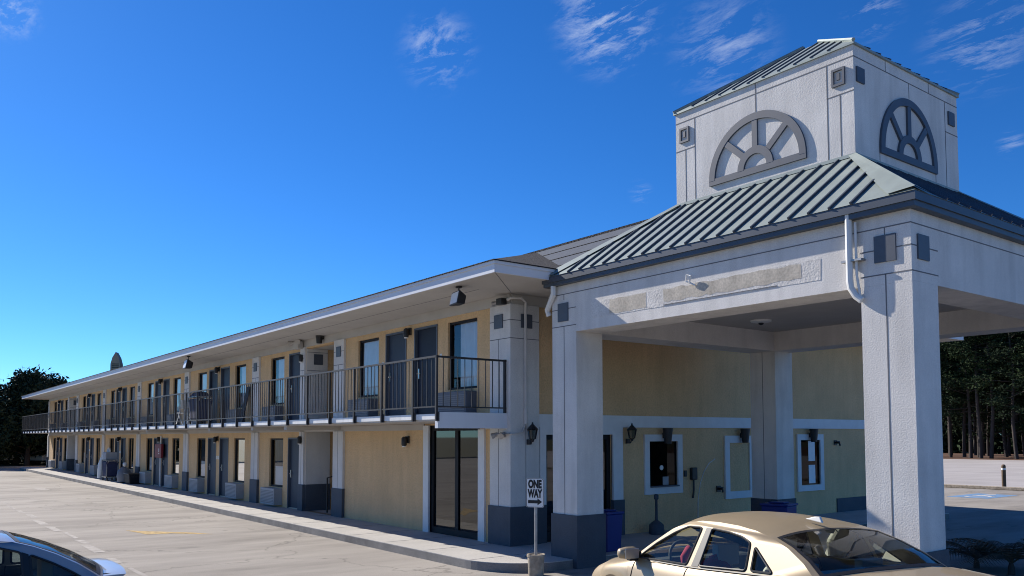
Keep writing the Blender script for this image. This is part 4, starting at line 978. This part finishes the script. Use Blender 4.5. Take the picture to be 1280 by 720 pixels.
def round_poly(p, r=.03, n=4):
    out = []
    for i in range(len(p)):
        a, b_, c = Vector(p[i - 1]), Vector(p[i]), Vector(p[(i + 1) % len(p)]); d1 = (a - b_); d2 = (c - b_); k1 = min(r, d1.length * .4); k2 = min(r, d2.length * .4)
        s, e = b_ + d1.normalized() * k1, b_ + d2.normalized() * k2
        for k in range(n + 1):
            t = k / n; out.append(tuple((1 - t)**2 * s + 2 * t * (1 - t) * b_ + t * t * e))
    return out

def make_car(S, root):
    U0 = S['len'] / 2; T = lambda u, v, z: (u - U0, v, z)
    body = MB(); N = 110
    W = lambda u: interp(S['W'], u)
    FR = [(0, .10), (.07, .035), (.30, .0), (.55, .003), (.74, .018), (.86, .040), (.94, .065), (1.0, .10)]
    rows = []
    for i in range(N + 1):
        u = S['len'] * i / N; zl = interp(S['zl'], u)
        for uw in S['wheels']:
            if abs(u - uw) < .31: zl = max(zl, .32 + math.sqrt(.31**2 - (u - uw)**2))
        zb = interp(S['zb'], u); w_ = W(u); zc = interp(S['zc'], u); row = []
        for f, ins in FR: row.append((u, w_ - ins, zl + f * (zb - zl)))
        we = w_ - .10
        row += [(u, we * .82, zb + .5 * (zc - zb)), (u, we * .5, zb + .88 * (zc - zb)), (u, 0, zc)]
        rows.append(row)
    K = len(rows[0]); o = len(body.v)
    for row in rows:
        for s in (1, -1):
            body.v += [T(u, s * v, z) for u, v, z in row]
    for i in range(N):
        um = S['len'] * (i + .5) / N
        for s in (0, 1):
            for k in range(K - 1):
                if k >= 7 and S['cabin'][0] < um < S['cabin'][1]: continue
                a = o + i * 2 * K + s * K + k; body.f.append((a, a + 1, a + 1 + 2 * K, a + 2 * K))
    for i in (0, N):                                       # nose and tail
        b0 = o + i * 2 * K; body.f.append(tuple(b0 + k for k in range(K)) + tuple(b0 + K + k for k in reversed(range(K - 1))))
    vz = lambda z: S['v0'] - S['vk'] * (z - .94)
    wins = [round_poly(p) for p in S['windows']]
    out = S['belt'] + S['apil'][::-1][1:] + S['rail'][1:] + S['cpil'][1:-1]
    for s in (1, -1):
        m3 = lambda p: T(p[0], s * vz(p[1]), p[1])
        body.holes([m3(p) for p in out], [[m3(p) for p in wv] for wv in wins])
    # patches: roof, screen and rear glass surrounds
    def patch_pt(edge, a, f, du, cr, pw=2.4):
        u, z = polyl(edge, f); d = du[0] + (du[1] - du[0]) * f; c = cr[0] + (cr[1] - cr[0]) * f
        return T(u + d * (1 - a * a), vz(z) * a, z + c * (1 - abs(a)**pw))
    def patch(edge, du, cr, glass=None, na=28, nb=18, side=.93, fb=(.05, .97)):
        gb = MB()
        As = [-1, -.985, -.96] + [-side + 2 * side * k / na for k in range(na + 1)] + [.96, .985, 1]; As = sorted(set(As))
        Fs = sorted(set([k / nb for k in range(nb + 1)] + list(fb)))
        for i in range(len(As) - 1):
            for j in range(len(Fs) - 1):
                am, fm = (As[i] + As[i + 1]) / 2, (Fs[j] + Fs[j + 1]) / 2
                tgt = gb if glass and abs(am) < side and fb[0] < fm < fb[1] else body
                tgt.quad(patch_pt(edge, As[i], Fs[j], du, cr), patch_pt(edge, As[i + 1], Fs[j], du, cr), patch_pt(edge, As[i + 1], Fs[j + 1], du, cr), patch_pt(edge, As[i], Fs[j + 1], du, cr))
        if glass:
            g = gb.build(glass[0], glass[1], root, smooth=60)
            fr = MB(); e = .012
            for f0, f1, a0, a1 in ((fb[0], fb[0] + .05, -side, side), (fb[1] - .05, fb[1], -side, side), (fb[0], fb[1], -side, -side + .045), (fb[0], fb[1], side - .045, side)):
                n = 14
                for k in range(n):
                    if a1 - a0 > .5: q = [(a0 + (a1 - a0) * k / n, f0), (a0 + (a1 - a0) * (k + 1) / n, f0), (a0 + (a1 - a0) * (k + 1) / n, f1), (a0 + (a1 - a0) * k / n, f1)]
                    else: q = [(a0, f0 + (f1 - f0) * k / n), (a1, f0 + (f1 - f0) * k / n), (a1, f0 + (f1 - f0) * (k + 1) / n), (a0, f0 + (f1 - f0) * (k + 1) / n)]
                    fr.quad(*[Vector(patch_pt(edge, a, f, du, cr)) + Vector((0, 0, .003)) for a, f in q])
            fr.build('seal', M['rubber'], g)
    patch(S['rail'], (S['du'][1], S['du'][2]), (S['cr'][1], S['cr'][2]))
    patch(S['apil'], (S['du'][1], S['du'][0]), (S['cr'][1], S['cr'][0]), ('windscreen', M['carglass']))
    patch(S['cpil'], (S['du'][2], S['du'][3]), (S['cr'][2], S['cr'][3]), ('rear_window', S['rearglass']))
    bo = body.build('body', S['paint'], root, smooth=32)
    # side windows with their black seals
    for s in (1, -1):
        for wv in wins:
            g = MB(); g.holes([T(p[0], s * (vz(p[1]) - .012), p[1]) for p in wv], []); go = g.build('side_window', S['sideglass'], root)
            tb = MB(); loop = [T(p[0], s * (vz(p[1]) + .002), p[1]) for p in wv]; tb.tube(loop + [loop[0], loop[1]], .011, 6); tb.build('seal', M['rubber'], go)
        bp = S['bpillar']; q = MB(); q.add([T(u, s * (vz(z) + .004), z) for u, z in bp], [tuple(range(len(bp)))]); q.build('pillar_trim', M['rubber'], root)
        # belt moulding and door cuts
        bm_ = MB(); bm_.tube([T(u, s * (W(u) - .096), interp(S['zb'], u) + .006) for u in [1.0 + k * .04 for k in range(64)] if S['belt'][0][0] + .25 < u < S['belt'][-1][0]], .009, 6); bm_.build('belt_moulding', M['rubber'], root)
        for ud in S['cuts']:
            dcut = MB(); pts = []
            for f, ins in FR[1:]:
                zl = .24; zb = interp(S['zb'], ud); pts.append(T(ud, s * (W(ud) - ins + .0005), zl + f * (zb - zl)))
            dcut.tube(pts, .005, 4); dcut.build('door_gap', M['rubber'], root)
        for uh in S['handles']:
            h = MB(); z = interp(S['zb'], uh) - .13; vv = W(uh) + .006; h.tube([T(uh - .09, s * (vv - .02), z), T(uh - .07, s * (vv + .012), z), T(uh + .07, s * (vv + .012), z), T(uh + .09, s * (vv - .02), z)], .013, 8); h.build('door_handle', S['paint'], root, smooth=60)
        um, zm = S['mirror']
        h = MB(); vv = vz(zm); c = (um, vv + .145, zm + .02)
        h.lathe((0, 0, 0), [(.03, -.10), (.065, -.085), (.082, -.02), (.080, .05), (.06, .075), (.01, .08)], 18)
        mo = h.build('mirror', S['paint'], root, smooth=60, loc=T(c[0], s * c[1], c[2])); mo.rotation_euler = (R(90), 0, 0); mo.scale = (.85, .78, 1.25)
        h = MB(); h.box(-.02, .06, -.09, .09, -.05, .05); h.build('mirror_arm', M['rubber'], root, bevel=.01, loc=T(um + .02, s * (vv + .035), zm - .02))
        h = MB(); h.box(-.076, -.066, -.085, .085, -.052, .052); h.build('mirror_glass', M['chrome'], root, bevel=.01, loc=T(c[0], s * c[1], c[2]))
        for side_u, ends in (('boot', (.10, .60)), ('bonnet', (S['cabin'][1] + .12, S['len'] - .30))):
            gl = MB(); gp = []
            for k in range(16):
                ug = ends[0] + (ends[1] - ends[0]) * k / 15; we = W(ug) - .10; zb_, zc_ = interp(S['zb'], ug), interp(S['zc'], ug); gp.append(T(ug, s * we * .82, zb_ + .5 * (zc_ - zb_) + .001))
            gl.tube(gp, .004, 4); gl.build('panel_gap', M['rubber'], root)
        # lamps
        h = MB(); u1 = S['len'] - .36; h.lathe((0, 0, 0), [(.02, -.05), (.08, -.03), (.08, .03), (.02, .05)], 14); lo_ = h.build('headlight', M['headlight'], root, smooth=50, loc=T(u1, s * (W(u1) - .15), interp(S['zb'], u1) - .09)); lo_.scale = (1.5, .9, 1.2)
        h = MB(); h.lathe((0, 0, 0), [(.02, -.09), (.10, -.07), (.10, .07), (.02, .09)], 14); lo_ = h.build('tail_light', M['taillight'], root, smooth=50, loc=T(.10, s * (W(.10) - .08), .80)); lo_.scale = (.7, 1.0, 1.1)
        for uw in S['wheels']:
            wheel = empty('wheel', T(uw, s * (W(uw) - .12), .325)); wheel.parent = root
            h = MB(); h.lathe((0, 0, -.10), [(.20, 0), (.30, .0), (.325, .03), (.325, .17), (.30, .20), (.20, .20)], 32); ty = h.build('tyre', M['tyre'], wheel, smooth=40); ty.rotation_euler = (R(90), 0, 0)
            h = MB(); h.lathe((0, 0, -.06), [(.03, 0), (.20, .0), (.215, .12), (.20, .13), (.19, .07), (.05, .09)], 24)
            for k in range(7):
                a = 2 * PI * k / 7; h.box(.03, .19, -.022, .022, .02, .07); 
                n = 8
                for i in range(len(h.v) - n, len(h.v)):
                    x, y, z = h.v[i]; h.v[i] = (x * math.cos(a) - y * math.sin(a), x * math.sin(a) + y * math.cos(a), z)
            ri = h.build('rim', M['alloy'], wheel, smooth=40); ri.rotation_euler = (R(-90 * s), 0, 0)
    # cabin
    c0, c1 = S['cabin']
    h = MB(); h.box(c0 - U0, c1 - U0, -.74, .74, .28, .34); h.box(c1 - .02 - U0, c1 + .02 - U0, -.72, .72, .3, .80); h.box(c0 + .30 - U0, c0 + .34 - U0, -.7, .7, .3, .85)
    for s in (-1, 1): h.box(c0 + .1 - U0, c1 - U0, s * .745 - .015, s * .745 + .015, .3, .84)
    h.build('cabin_floor', M['cabin'], root)
    ud, zd = S['dash']; h = MB(); h.box(ud - U0, ud + .52 - U0, -.70, .70, .70, zd); h.build('dashboard', M['cabin'], root, bevel=.05)
    h = MB(); pz = S['shelf'][2]; h.box(S['shelf'][0] - U0, S['shelf'][1] - U0, -.66, .66, pz - .03, pz); h.build('parcel_shelf', M['cabinl'], root)
    def seat(u, v, wd, top, hz, heads):
        h = MB(); h.add([T(u, v - wd, .42), T(u + .52, v - wd, .45), T(u + .52, v + wd, .45), T(u, v + wd, .42), T(u, v - wd, .56), T(u + .52, v - wd, .60), T(u + .52, v + wd, .60), T(u, v + wd, .56)],
                        [(3, 2, 1, 0), (4, 5, 6, 7), (0, 1, 5, 4), (1, 2, 6, 5), (2, 3, 7, 6), (3, 0, 4, 7)])
        h.add([T(u - .02, v - wd, .5), T(u + .13, v - wd, .5), T(u + .13, v + wd, .5), T(u - .02, v + wd, .5), T(u - .24, v - wd * .85, top), T(u - .13, v - wd * .85, top), T(u - .13, v + wd * .85, top), T(u - .24, v + wd * .85, top)],
              [(3, 2, 1, 0), (4, 5, 6, 7), (0, 1, 5, 4), (1, 2, 6, 5), (2, 3, 7, 6), (3, 0, 4, 7)])
        so_ = h.build('seat', M['seat'], root, bevel=.05)
        for hv in heads:
            q = MB(); q.box(-.05, .05, -.125, .125, 0, .20); q.tube([(0, -.05, -.08), (0, -.05, .02)], .008, 5); q.tube([(0, .05, -.08), (0, .05, .02)], .008, 5); q.build('headrest', M['seat'], so_, bevel=.045, loc=T(u - .20, v + hv, top + .05))
    for v in (-.37, .37): seat(S['seat'], v, .25, S['seattop'], 0, (0,))
    seat(S['rearseat'], 0, .62, S['seattop'] - .05, 0, (-.38, .38))
    h = MB(); cs = []
    for k in range(25):
        a = 2 * PI * k / 24; cs.append(T(S['wheelpos'][0] + .07 * math.sin(a), .37 + .185 * math.cos(a), S['wheelpos'][1] + .17 * math.sin(a)))
    h.tube(cs, .016, 8); h.tube([cs[0], cs[12]], .02, 6); h.build('steering_wheel', M['cabin'], root, smooth=60)
    return T

GOLD = dict(len=4.75, wheels=(1.08, 3.80), paint=M['gold'], moulding=M['gold'], rearglass=M['carglass'], sideglass=M['carglass'],
    W=[(0, .66), (.06, .75), (.2, .83), (.5, .885), (.9, .908), (1.4, .915), (2.4, .915), (3.4, .91), (3.8, .90), (4.2, .875), (4.5, .80), (4.66, .69), (4.75, .56)],
    zb=[(0, .90), (.06, .99), (.2, 1.045), (.5, 1.065), (.9, 1.06), (1.3, 1.03), (1.9, .985), (2.4, .95), (3.4, .90), (3.8, .835), (4.2, .75), (4.5, .66), (4.66, .58), (4.75, .52)],
    zc=[(0, .93), (.06, 1.03), (.2, 1.085), (.5, 1.115), (.9, 1.125), (3.3, 1.0), (3.6, .965), (3.8, .935), (4.2, .85), (4.5, .75), (4.66, .64), (4.75, .55)],
    zl=[(0, .38), (.1, .26), (.4, .22), (4.2, .20), (4.6, .24), (4.75, .34)], cabin=(.70, 3.55),
    v0=.815, vk=.47,
    belt=[(.80, 1.062), (1.3, 1.03), (1.9, .985), (2.4, .95), (2.9, .925), (3.50, .896)],
    apil=[(2.72, 1.352), (2.95, 1.262), (3.2, 1.105), (3.50, .896)],
    rail=[(2.72, 1.352), (2.5, 1.383), (2.25, 1.393), (1.95, 1.388), (1.7, 1.368), (1.47, 1.332)],
    cpil=[(1.47, 1.332), (1.22, 1.265), (1.0, 1.175), (.80, 1.062)],
    windows=[[(3.37, .930), (2.51, .968), (2.47, 1.322), (2.68, 1.314), (2.88, 1.235), (3.12, 1.105)], [(2.31, .98), (1.65, 1.028), (1.71, 1.262), (1.85, 1.300), (2.05, 1.320), (2.31, 1.327)], [(1.58, 1.035), (1.31, 1.052), (1.63, 1.235)]],
    bpillar=[(2.325, .972), (2.43, .966), (2.40, 1.326), (2.325, 1.330)], du=(.22, .10, .06, -.16), cr=(.065, .062, .055, .06),
    cuts=(3.42, 2.47, 1.42), handles=(2.62, 1.62), mirror=(3.36, .965), dash=(3.25, .90), shelf=(.66, 1.20, 1.06), seat=2.66, rearseat=1.55, seattop=.90, wheelpos=(3.16, .92))
car1 = empty('parked_car', (7.6, -2.5, 0), PI - R(13.5), 'champagne gold sedan parked in front of the canopy column', 'car', 'parked cars')
T = make_car(GOLD, car1)
b = MB(); b.prism([T(1.50, .0, 1.425), T(1.72, 0, 1.445), T(1.60, 0, 1.475), T(1.53, 0, 1.48)], (0, .025, 0)); b.build('antenna_fin', M['whitepl'], car1, bevel=.008)
b = MB(); b.box(*[T(1.0, 0, 0)[0] - .14, T(1.0, 0, 0)[0] + .10], -.36, -.06, 1.021, 1.075); bx = b.build('tissue_box', M['bronze'], car1, bevel=.008)
b = MB(); b.box(T(1.0, 0, 0)[0] - .10, T(1.0, 0, 0)[0] + .06, -.32, -.10, 1.075, 1.078); b.build('label_strip', M['redcloth'], bx)
b = MB(); b.tube([T(.78, -.10, 1.10), T(.76, .30, 1.105), T(.80, .60, 1.09)], .010, 6); b.build('rear_wiper', M['rubber'], car1)
t = empty('red_bag', tuple(car1.matrix_basis @ Vector(T(2.50, .47, .56))), PI - R(13.5), 'crimson cloth bundle on the front seat of the gold sedan', 'bundle')
b = MB(); b.lathe((0, 0, 0), [(.14, 0), (.22, .1), (.20, .30), (.12, .42), (.03, .47)], 14); b.build('cloth', M['redcloth'], t, smooth=60)
b = MB(); b.tube([(-.1, .0, .36), (-.05, .02, .48), (.06, .0, .44)], .03, 6); b.build('fold', M['redcloth'], t, smooth=60)
t = empty('red_glove', tuple(car1.matrix_basis @ Vector(T(3.07, .40, .93))), PI - R(13.5), 'small red cloth hung over the steering wheel of the gold sedan', 'cloth')
b = MB(); b.tube([(-.01, -.06, .03), (-.02, .0, .09), (-.03, .06, .02), (-.02, .07, -.10)], [.03, .05, .045, .02], 10); b.build('cloth', M['redcloth'], t, smooth=60)

BLUE = dict(GOLD); BLUE.update(len=4.10, wheels=(.80, 3.28), paint=M['bluecar'], moulding=M['bluecar'], rearglass=M['cartint'], sideglass=M['cartint'],
    W=[(0, .66), (.05, .74), (.15, .80), (.4, .86), (.8, .885), (1.3, .89), (2.2, .89), (2.9, .885), (3.3, .875), (3.7, .85), (3.92, .77), (4.04, .66), (4.10, .55)],
    zb=[(0, .74), (.05, .85), (.14, .925), (.4, .945), (.8, .935), (1.3, .925), (2.2, .90), (2.9, .86), (3.3, .80), (3.7, .72), (3.92, .63), (4.10, .50)],
    zc=[(0, .77), (.05, .88), (.14, .95), (.3, .975), (.6, 1.0), (2.8, .95), (3.2, .89), (3.7, .77), (3.92, .67), (4.10, .53)],
    zl=[(0, .36), (.1, .25), (.4, .21), (3.7, .19), (4.0, .23), (4.10, .32)], cabin=(.40, 3.0), v0=.79, vk=.45,
    belt=[(.33, .942), (1.2, .925), (2.1, .90), (2.95, .858)],
    apil=[(2.10, 1.355), (2.35, 1.255), (2.65, 1.075), (2.95, .858)],
    rail=[(2.10, 1.355), (1.85, 1.385), (1.6, 1.395), (1.3, 1.385), (1.05, 1.350)],
    cpil=[(1.05, 1.350), (.88, 1.290), (.70, 1.205), (.52, 1.095), (.33, .942)],
    windows=[[(2.8, .895), (.97, .955), (.985, 1.245), (1.2, 1.315), (1.5, 1.335), (1.9, 1.325), (2.2, 1.235), (2.5, 1.075)], [(.90, .955), (.48, .955), (.58, 1.03), (.74, 1.13), (.915, 1.22)]],
    bpillar=[(.905, .955), (.965, .955), (.98, 1.25), (.925, 1.225)], du=(.2, .08, .05, -.10), cr=(.06, .06, .05, .05),
    cuts=(2.85, .95), handles=(1.1,), mirror=(2.75, .93), dash=(2.4, .90), shelf=(.36, .80, .93), seat=1.65, rearseat=.95, seattop=.95, wheelpos=(2.3, .92))
car2 = empty('parked_car', (3.2, -9.48, 0), PI - R(-90), 'silver blue coupe with a small boot spoiler, only its tail in view', 'car', 'parked cars')
T = make_car(BLUE, car2); car2.scale = (1, 1, .94)
b = MB(); n = 12
for k in range(n):
    v0_, v1_ = -.68 + 1.36 * k / n, -.68 + 1.36 * (k + 1) / n
    f = lambda v: (.06 * (1 - (v / .68)**2), .035 * (1 - (abs(v) / .68)**4))
    (a0, h0), (a1, h1) = f(v0_), f(v1_)
    lo_ = [T(.13 - a0, v0_, .925), T(.36 - a0 * .3, v0_, .945), T(.36 - a1 * .3, v1_, .945), T(.13 - a1, v1_, .925)]
    hi_ = [T(.10 - a0, v0_, .950 + h0 * .5), T(.30 - a0 * .3, v0_, .952 + h0 * .3), T(.30 - a1 * .3, v1_, .952 + h1 * .3), T(.10 - a1, v1_, .950 + h1 * .5)]
    b.add(lo_ + hi_, [(4, 5, 6, 7), (0, 1, 5, 4), (2, 3, 7, 6), (3, 0, 4, 7)] + ([(1, 2, 6, 5)]))
b.build('spoiler', M['bluecar'], car2, smooth=40)

# ------------------------------------------------------------------ trees
def leaf_quad(b, p, s, rng, flat=0.0):
    d = Vector((rng.gauss(0, 1), rng.gauss(0, 1), rng.gauss(0, 1) * (1 - flat))).normalized(); e = d.cross(Vector((rng.gauss(0, 1), rng.gauss(0, 1), rng.gauss(0, 1)))).normalized()
    d *= s * rng.uniform(.7, 1.4); e *= s * rng.uniform(.25, .5)
    b.add([p - d, p - e * .9 + d * .1, p + d, p + e + d * .1], [(0, 1, 2, 3)])
def make_pine(seed, h, label, needles, crown0=.42, rad=2.6):
    rng = random.Random(seed); t = empty('pine_tree', (0, 0, 0), 0, label, 'tree', 'pine trees beyond the far lot')
    lean = rng.uniform(-.3, .3); pts = [(lean * (k / 8)**2 * 2, .12 * math.sin(k * 1.3 + seed), h * k / 8) for k in range(9)]
    b = MB(); b.tube(pts, [.15 * (1 - .85 * k / 8) + .02 for k in range(9)], 9)
    cr = MB()
    n = 56
    for k in range(n):
        f = crown0 + (1 - crown0) * (k / n) ** .9; z = h * f; base = Vector((lean * f * f * 2, 0, z)); a = rng.uniform(0, 2 * PI)
        ln = rad * (1.15 - .85 * (f - crown0) / (1 - crown0)) * rng.uniform(.55, 1.1)
        tip = base + Vector((math.cos(a) * ln, math.sin(a) * ln, ln * rng.uniform(-.05, .35)))
        b.tube([base, (base + tip) / 2 + Vector((0, 0, -.1)), tip], [.05, .03, .012], 4, cap=False)
        for q in range(rng.randint(3, 5)):
            c = base + (tip - base) * rng.uniform(.45, 1.05) + Vector((rng.gauss(0, .22), rng.gauss(0, .22), rng.gauss(0, .18))); r = rng.uniform(.35, .7)
            for i in range(34): leaf_quad(cr, c + Vector((rng.gauss(0, r * .6), rng.gauss(0, r * .6), rng.gauss(0, r * .26))), .14, rng, .5)
    for k in range(6):                                     # dead stubs on the bare stem
        f = rng.uniform(.15, crown0); a = rng.uniform(0, 2 * PI); p0 = Vector((lean * f * f * 2, 0, h * f)); b.tube([p0, p0 + Vector((math.cos(a) * .7, math.sin(a) * .7, .1))], [.03, .01], 4, cap=False)
    b.build('trunk', M['bark'], t, smooth=60); cr.build('crown', needles, t)
    return t
PINES = ['tall straight pine with a bare lower trunk beyond the far lot', 'pine with a full dark crown beyond the far lot', 'slim leaning pine with a thin high crown beyond the far lot', 'broad pine with low branches beyond the far lot']
protos = [make_pine(1, 15.5, PINES[0], M['needle'], .38, 2.7), make_pine(2, 14, PINES[1], M['needle2'], .30, 3.1), make_pine(5, 16, PINES[2], M['needle'], .42, 2.4), make_pine(9, 12.5, PINES[3], M['needle2'], .16, 3.1)]
rng = random.Random(21); first = [True] * 4
spots = []
for row, (yy, n) in enumerate(((73.5, 16), (78, 18), (84, 20))):
    for k in range(n):
        x = -31 + (k + rng.uniform(.1, .9)) * (26.0 / n) + row * -1.6; spots.append((x, yy + rng.uniform(-1.6, 1.6), row))
for i, (x, y, row) in enumerate(spots):
    v = rng.choice((0, 1, 2, 0, 1, 3 if row else 1)); o = protos[v] if first[v] else copy_tree(protos[v]); first[v] = False
    o.location = (x, y, 0); o.rotation_euler = (0, 0, rng.uniform(0, 6.28)); s = rng.uniform(.88, 1.15); o.scale = (s, s, s)
# dark undergrowth of the wood, one mass
b = MB(); rng = random.Random(4)
for i in range(16000):
    x = rng.uniform(-44, 2); y = rng.uniform(93, 101); z = rng.uniform(0, 13) * rng.random() ** .4; leaf_quad(b, Vector((x, y, z)), .42, rng)
for i in range(9000):
    leaf_quad(b, Vector((rng.uniform(-48, 6), rng.uniform(101, 104), rng.uniform(0, 9))), .65, rng)
for i in range(9000):
    leaf_quad(b, Vector((rng.uniform(-130, -44), rng.uniform(92, 104), rng.uniform(0, 11) * rng.random() ** .3)), .75, rng)
tag(b.build('undergrowth', M['needle2']), kind='stuff')
def make_bushy(seed, h, rad, label, m):
    rng = random.Random(seed); t = empty('evergreen_tree', (0, 0, 0), 0, label, 'tree', 'dark evergreens past the far end of the motel')
    b = MB(); b.tube([(0, 0, 0), (.1, .05, h * .35), (0, 0, h * .85)], [.22, .15, .04], 8)
    cr = MB(); cl = []
    for k in range(150):
        a = rng.uniform(0, 2 * PI); f = rng.uniform(.15, 1); rr = rad * math.sqrt(rng.random()) * (1.0 if f < .6 else 1.0 - (f - .6) * 1.7); cl.append((Vector((math.cos(a) * rr, math.sin(a) * rr, h * f * .95)), rng.uniform(.35, .85)))
    for c, r in cl:
        if rng.random() < .5: b.tube([(0, 0, max(.3, c.z - .8)), c], [.05, .015], 4, cap=False)
        for i in range(70): leaf_quad(cr, c + Vector((rng.gauss(0, r * .5), rng.gauss(0, r * .5), rng.gauss(0, r * .45))), .20, rng)
    b.build('trunk', M['bark'], t); cr.build('crown', m, t); return t
EV = [(-63.5, -3.6, 7.4, 2.4, 'leftmost dark evergreen past the far end of the motel'), (-64.5, -.1, 7.5, 2.3, 'tallest dark evergreen with a feathery top left of the eave tip'), (-66.5, 1.9, 7.2, 1.6, 'rounded dark evergreen just behind the far eave tip'),
      (-69, 1.0, 6.4, 2.2, 'dark evergreen filling the gap behind the two tall ones'), (-66, -7.5, 6.6, 2.6, 'dark evergreen at the very edge of view by the lot'), (-69.5, 6.5, 5.0, 2.4, 'dark evergreen mostly hidden behind the far end wall'), (-70.5, -3.2, 6.0, 2.7, 'low dark evergreen at the back of the left clump'), (-63, 4.6, 4.4, 2.0, 'short dark evergreen below the far balcony end')]
for i, (x, y, h, r_, lab) in enumerate(EV):
    o = make_bushy(40 + i, h, r_, lab, M['leafdark']); o.location = (x, y, 0)
# dark hedge row under the evergreens and the far parked vehicles glimpsed through it
b = MB(); rng = random.Random(8)
for i in range(9000): leaf_quad(b, Vector((rng.uniform(-76, -71), rng.uniform(-18, 14), rng.uniform(0, 5.6) * rng.random() ** .3)), .38, rng)
tag(b.build('undergrowth', M['leafdark']), kind='stuff')
for (x, y, rz, lab, m) in ((-68.3, -2.0, .3, 'pale car glimpsed under the left evergreens', M['whitepl']), (-67.5, 2.6, .5, 'white car glimpsed beside the far end wall', M['whitepl'])):
    t = empty('distant_car', (x, y, 0), R(90) + rz, lab, 'car')
    b = MB(); pr = [(-2.1, .35), (-2.1, .75), (-1.7, .85), (-1.0, .9), (-.6, 1.35), (.8, 1.38), (1.3, .92), (2.0, .8), (2.15, .4)]
    b.prism([(px, -.85, pz) for px, pz in pr], (0, 1.7, 0)); b.build('body', m, t, bevel=.08)
    for s in (-1, 1):
        b = MB(); b.prism([(-.92, s * .853, .93), (-.56, s * .853, 1.28), (.75, s * .853, 1.31), (1.15, s * .853, .95)], (0, s * .006, 0)); b.build('window', M['bronze'], t)
        for xx in (-1.35, 1.4):
            b = MB(); b.lathe((0, 0, -.1), [(.32, 0), (.33, .1), (.32, .2)], 16); wv = b.build('wheel', M['tyre'], t, loc=(xx, s * .78, .33)); wv.rotation_euler = (R(90), 0, 0)
# dry palm-like plants in the shade right of the canopy column
def make_palm(seed, n, ln, label):
    rng = random.Random(seed); t = empty('palmetto_plant', (0, 0, 0), 0, label, 'plant', 'palmetto plants in the shade of the canopy')
    b = MB(); st = MB(); st.lathe((0, 0, 0), [(.05, 0), (.045, .10), (.02, .18)], 10); st.build('stem', M['bark'], t)
    for k in range(n):
        a = rng.uniform(0, 2 * PI); el = rng.uniform(.5, 1.25); L0 = ln * rng.uniform(.7, 1.1); d = Vector((math.cos(a), math.sin(a), 0)); pts = []
        for q in range(9):
            f = q / 8; pts.append(d * (L0 * f * math.cos(el * (1 - f * .4))) + Vector((0, 0, .15 + L0 * (math.sin(el) * f - .55 * f * f))))
        b.tube(pts, [.012 * (1 - q / 10) for q in range(9)], 4, cap=False)
        sd = Vector((-d.y, d.x, 0))
        for q in range(2, 9):
            for s in (-1, 1):
                for u_ in (0, .5):
                    p = pts[q - 1].lerp(pts[q], u_); l = .26 * math.sin(PI * (q + u_) / 9.6) + .05; tip = p + sd * s * l * .9 + (pts[q] - pts[q - 1]).normalized() * l * .6 + Vector((0, 0, -l * .35)); w3 = (pts[q] - pts[q - 1]).normalized() * .014
                    b.add([p - w3, p + w3, tip], [(0, 1, 2)])
    b.build('frond', M['palm'], t); return t
for i, (x, y, s, lab) in enumerate(((6.30, 5.0, 1.0, 'dry palmetto with an upright tuft close to the canopy column'), (6.95, 4.75, 1.15, 'arching dry palmetto right of the upright one'), (7.3, 5.6, 1.0, 'dry palmetto at the right edge of view'))):
    o = make_palm(60 + i, 13, 1.0, lab); o.location = (x, y, 0); o.scale = (s, s, s)
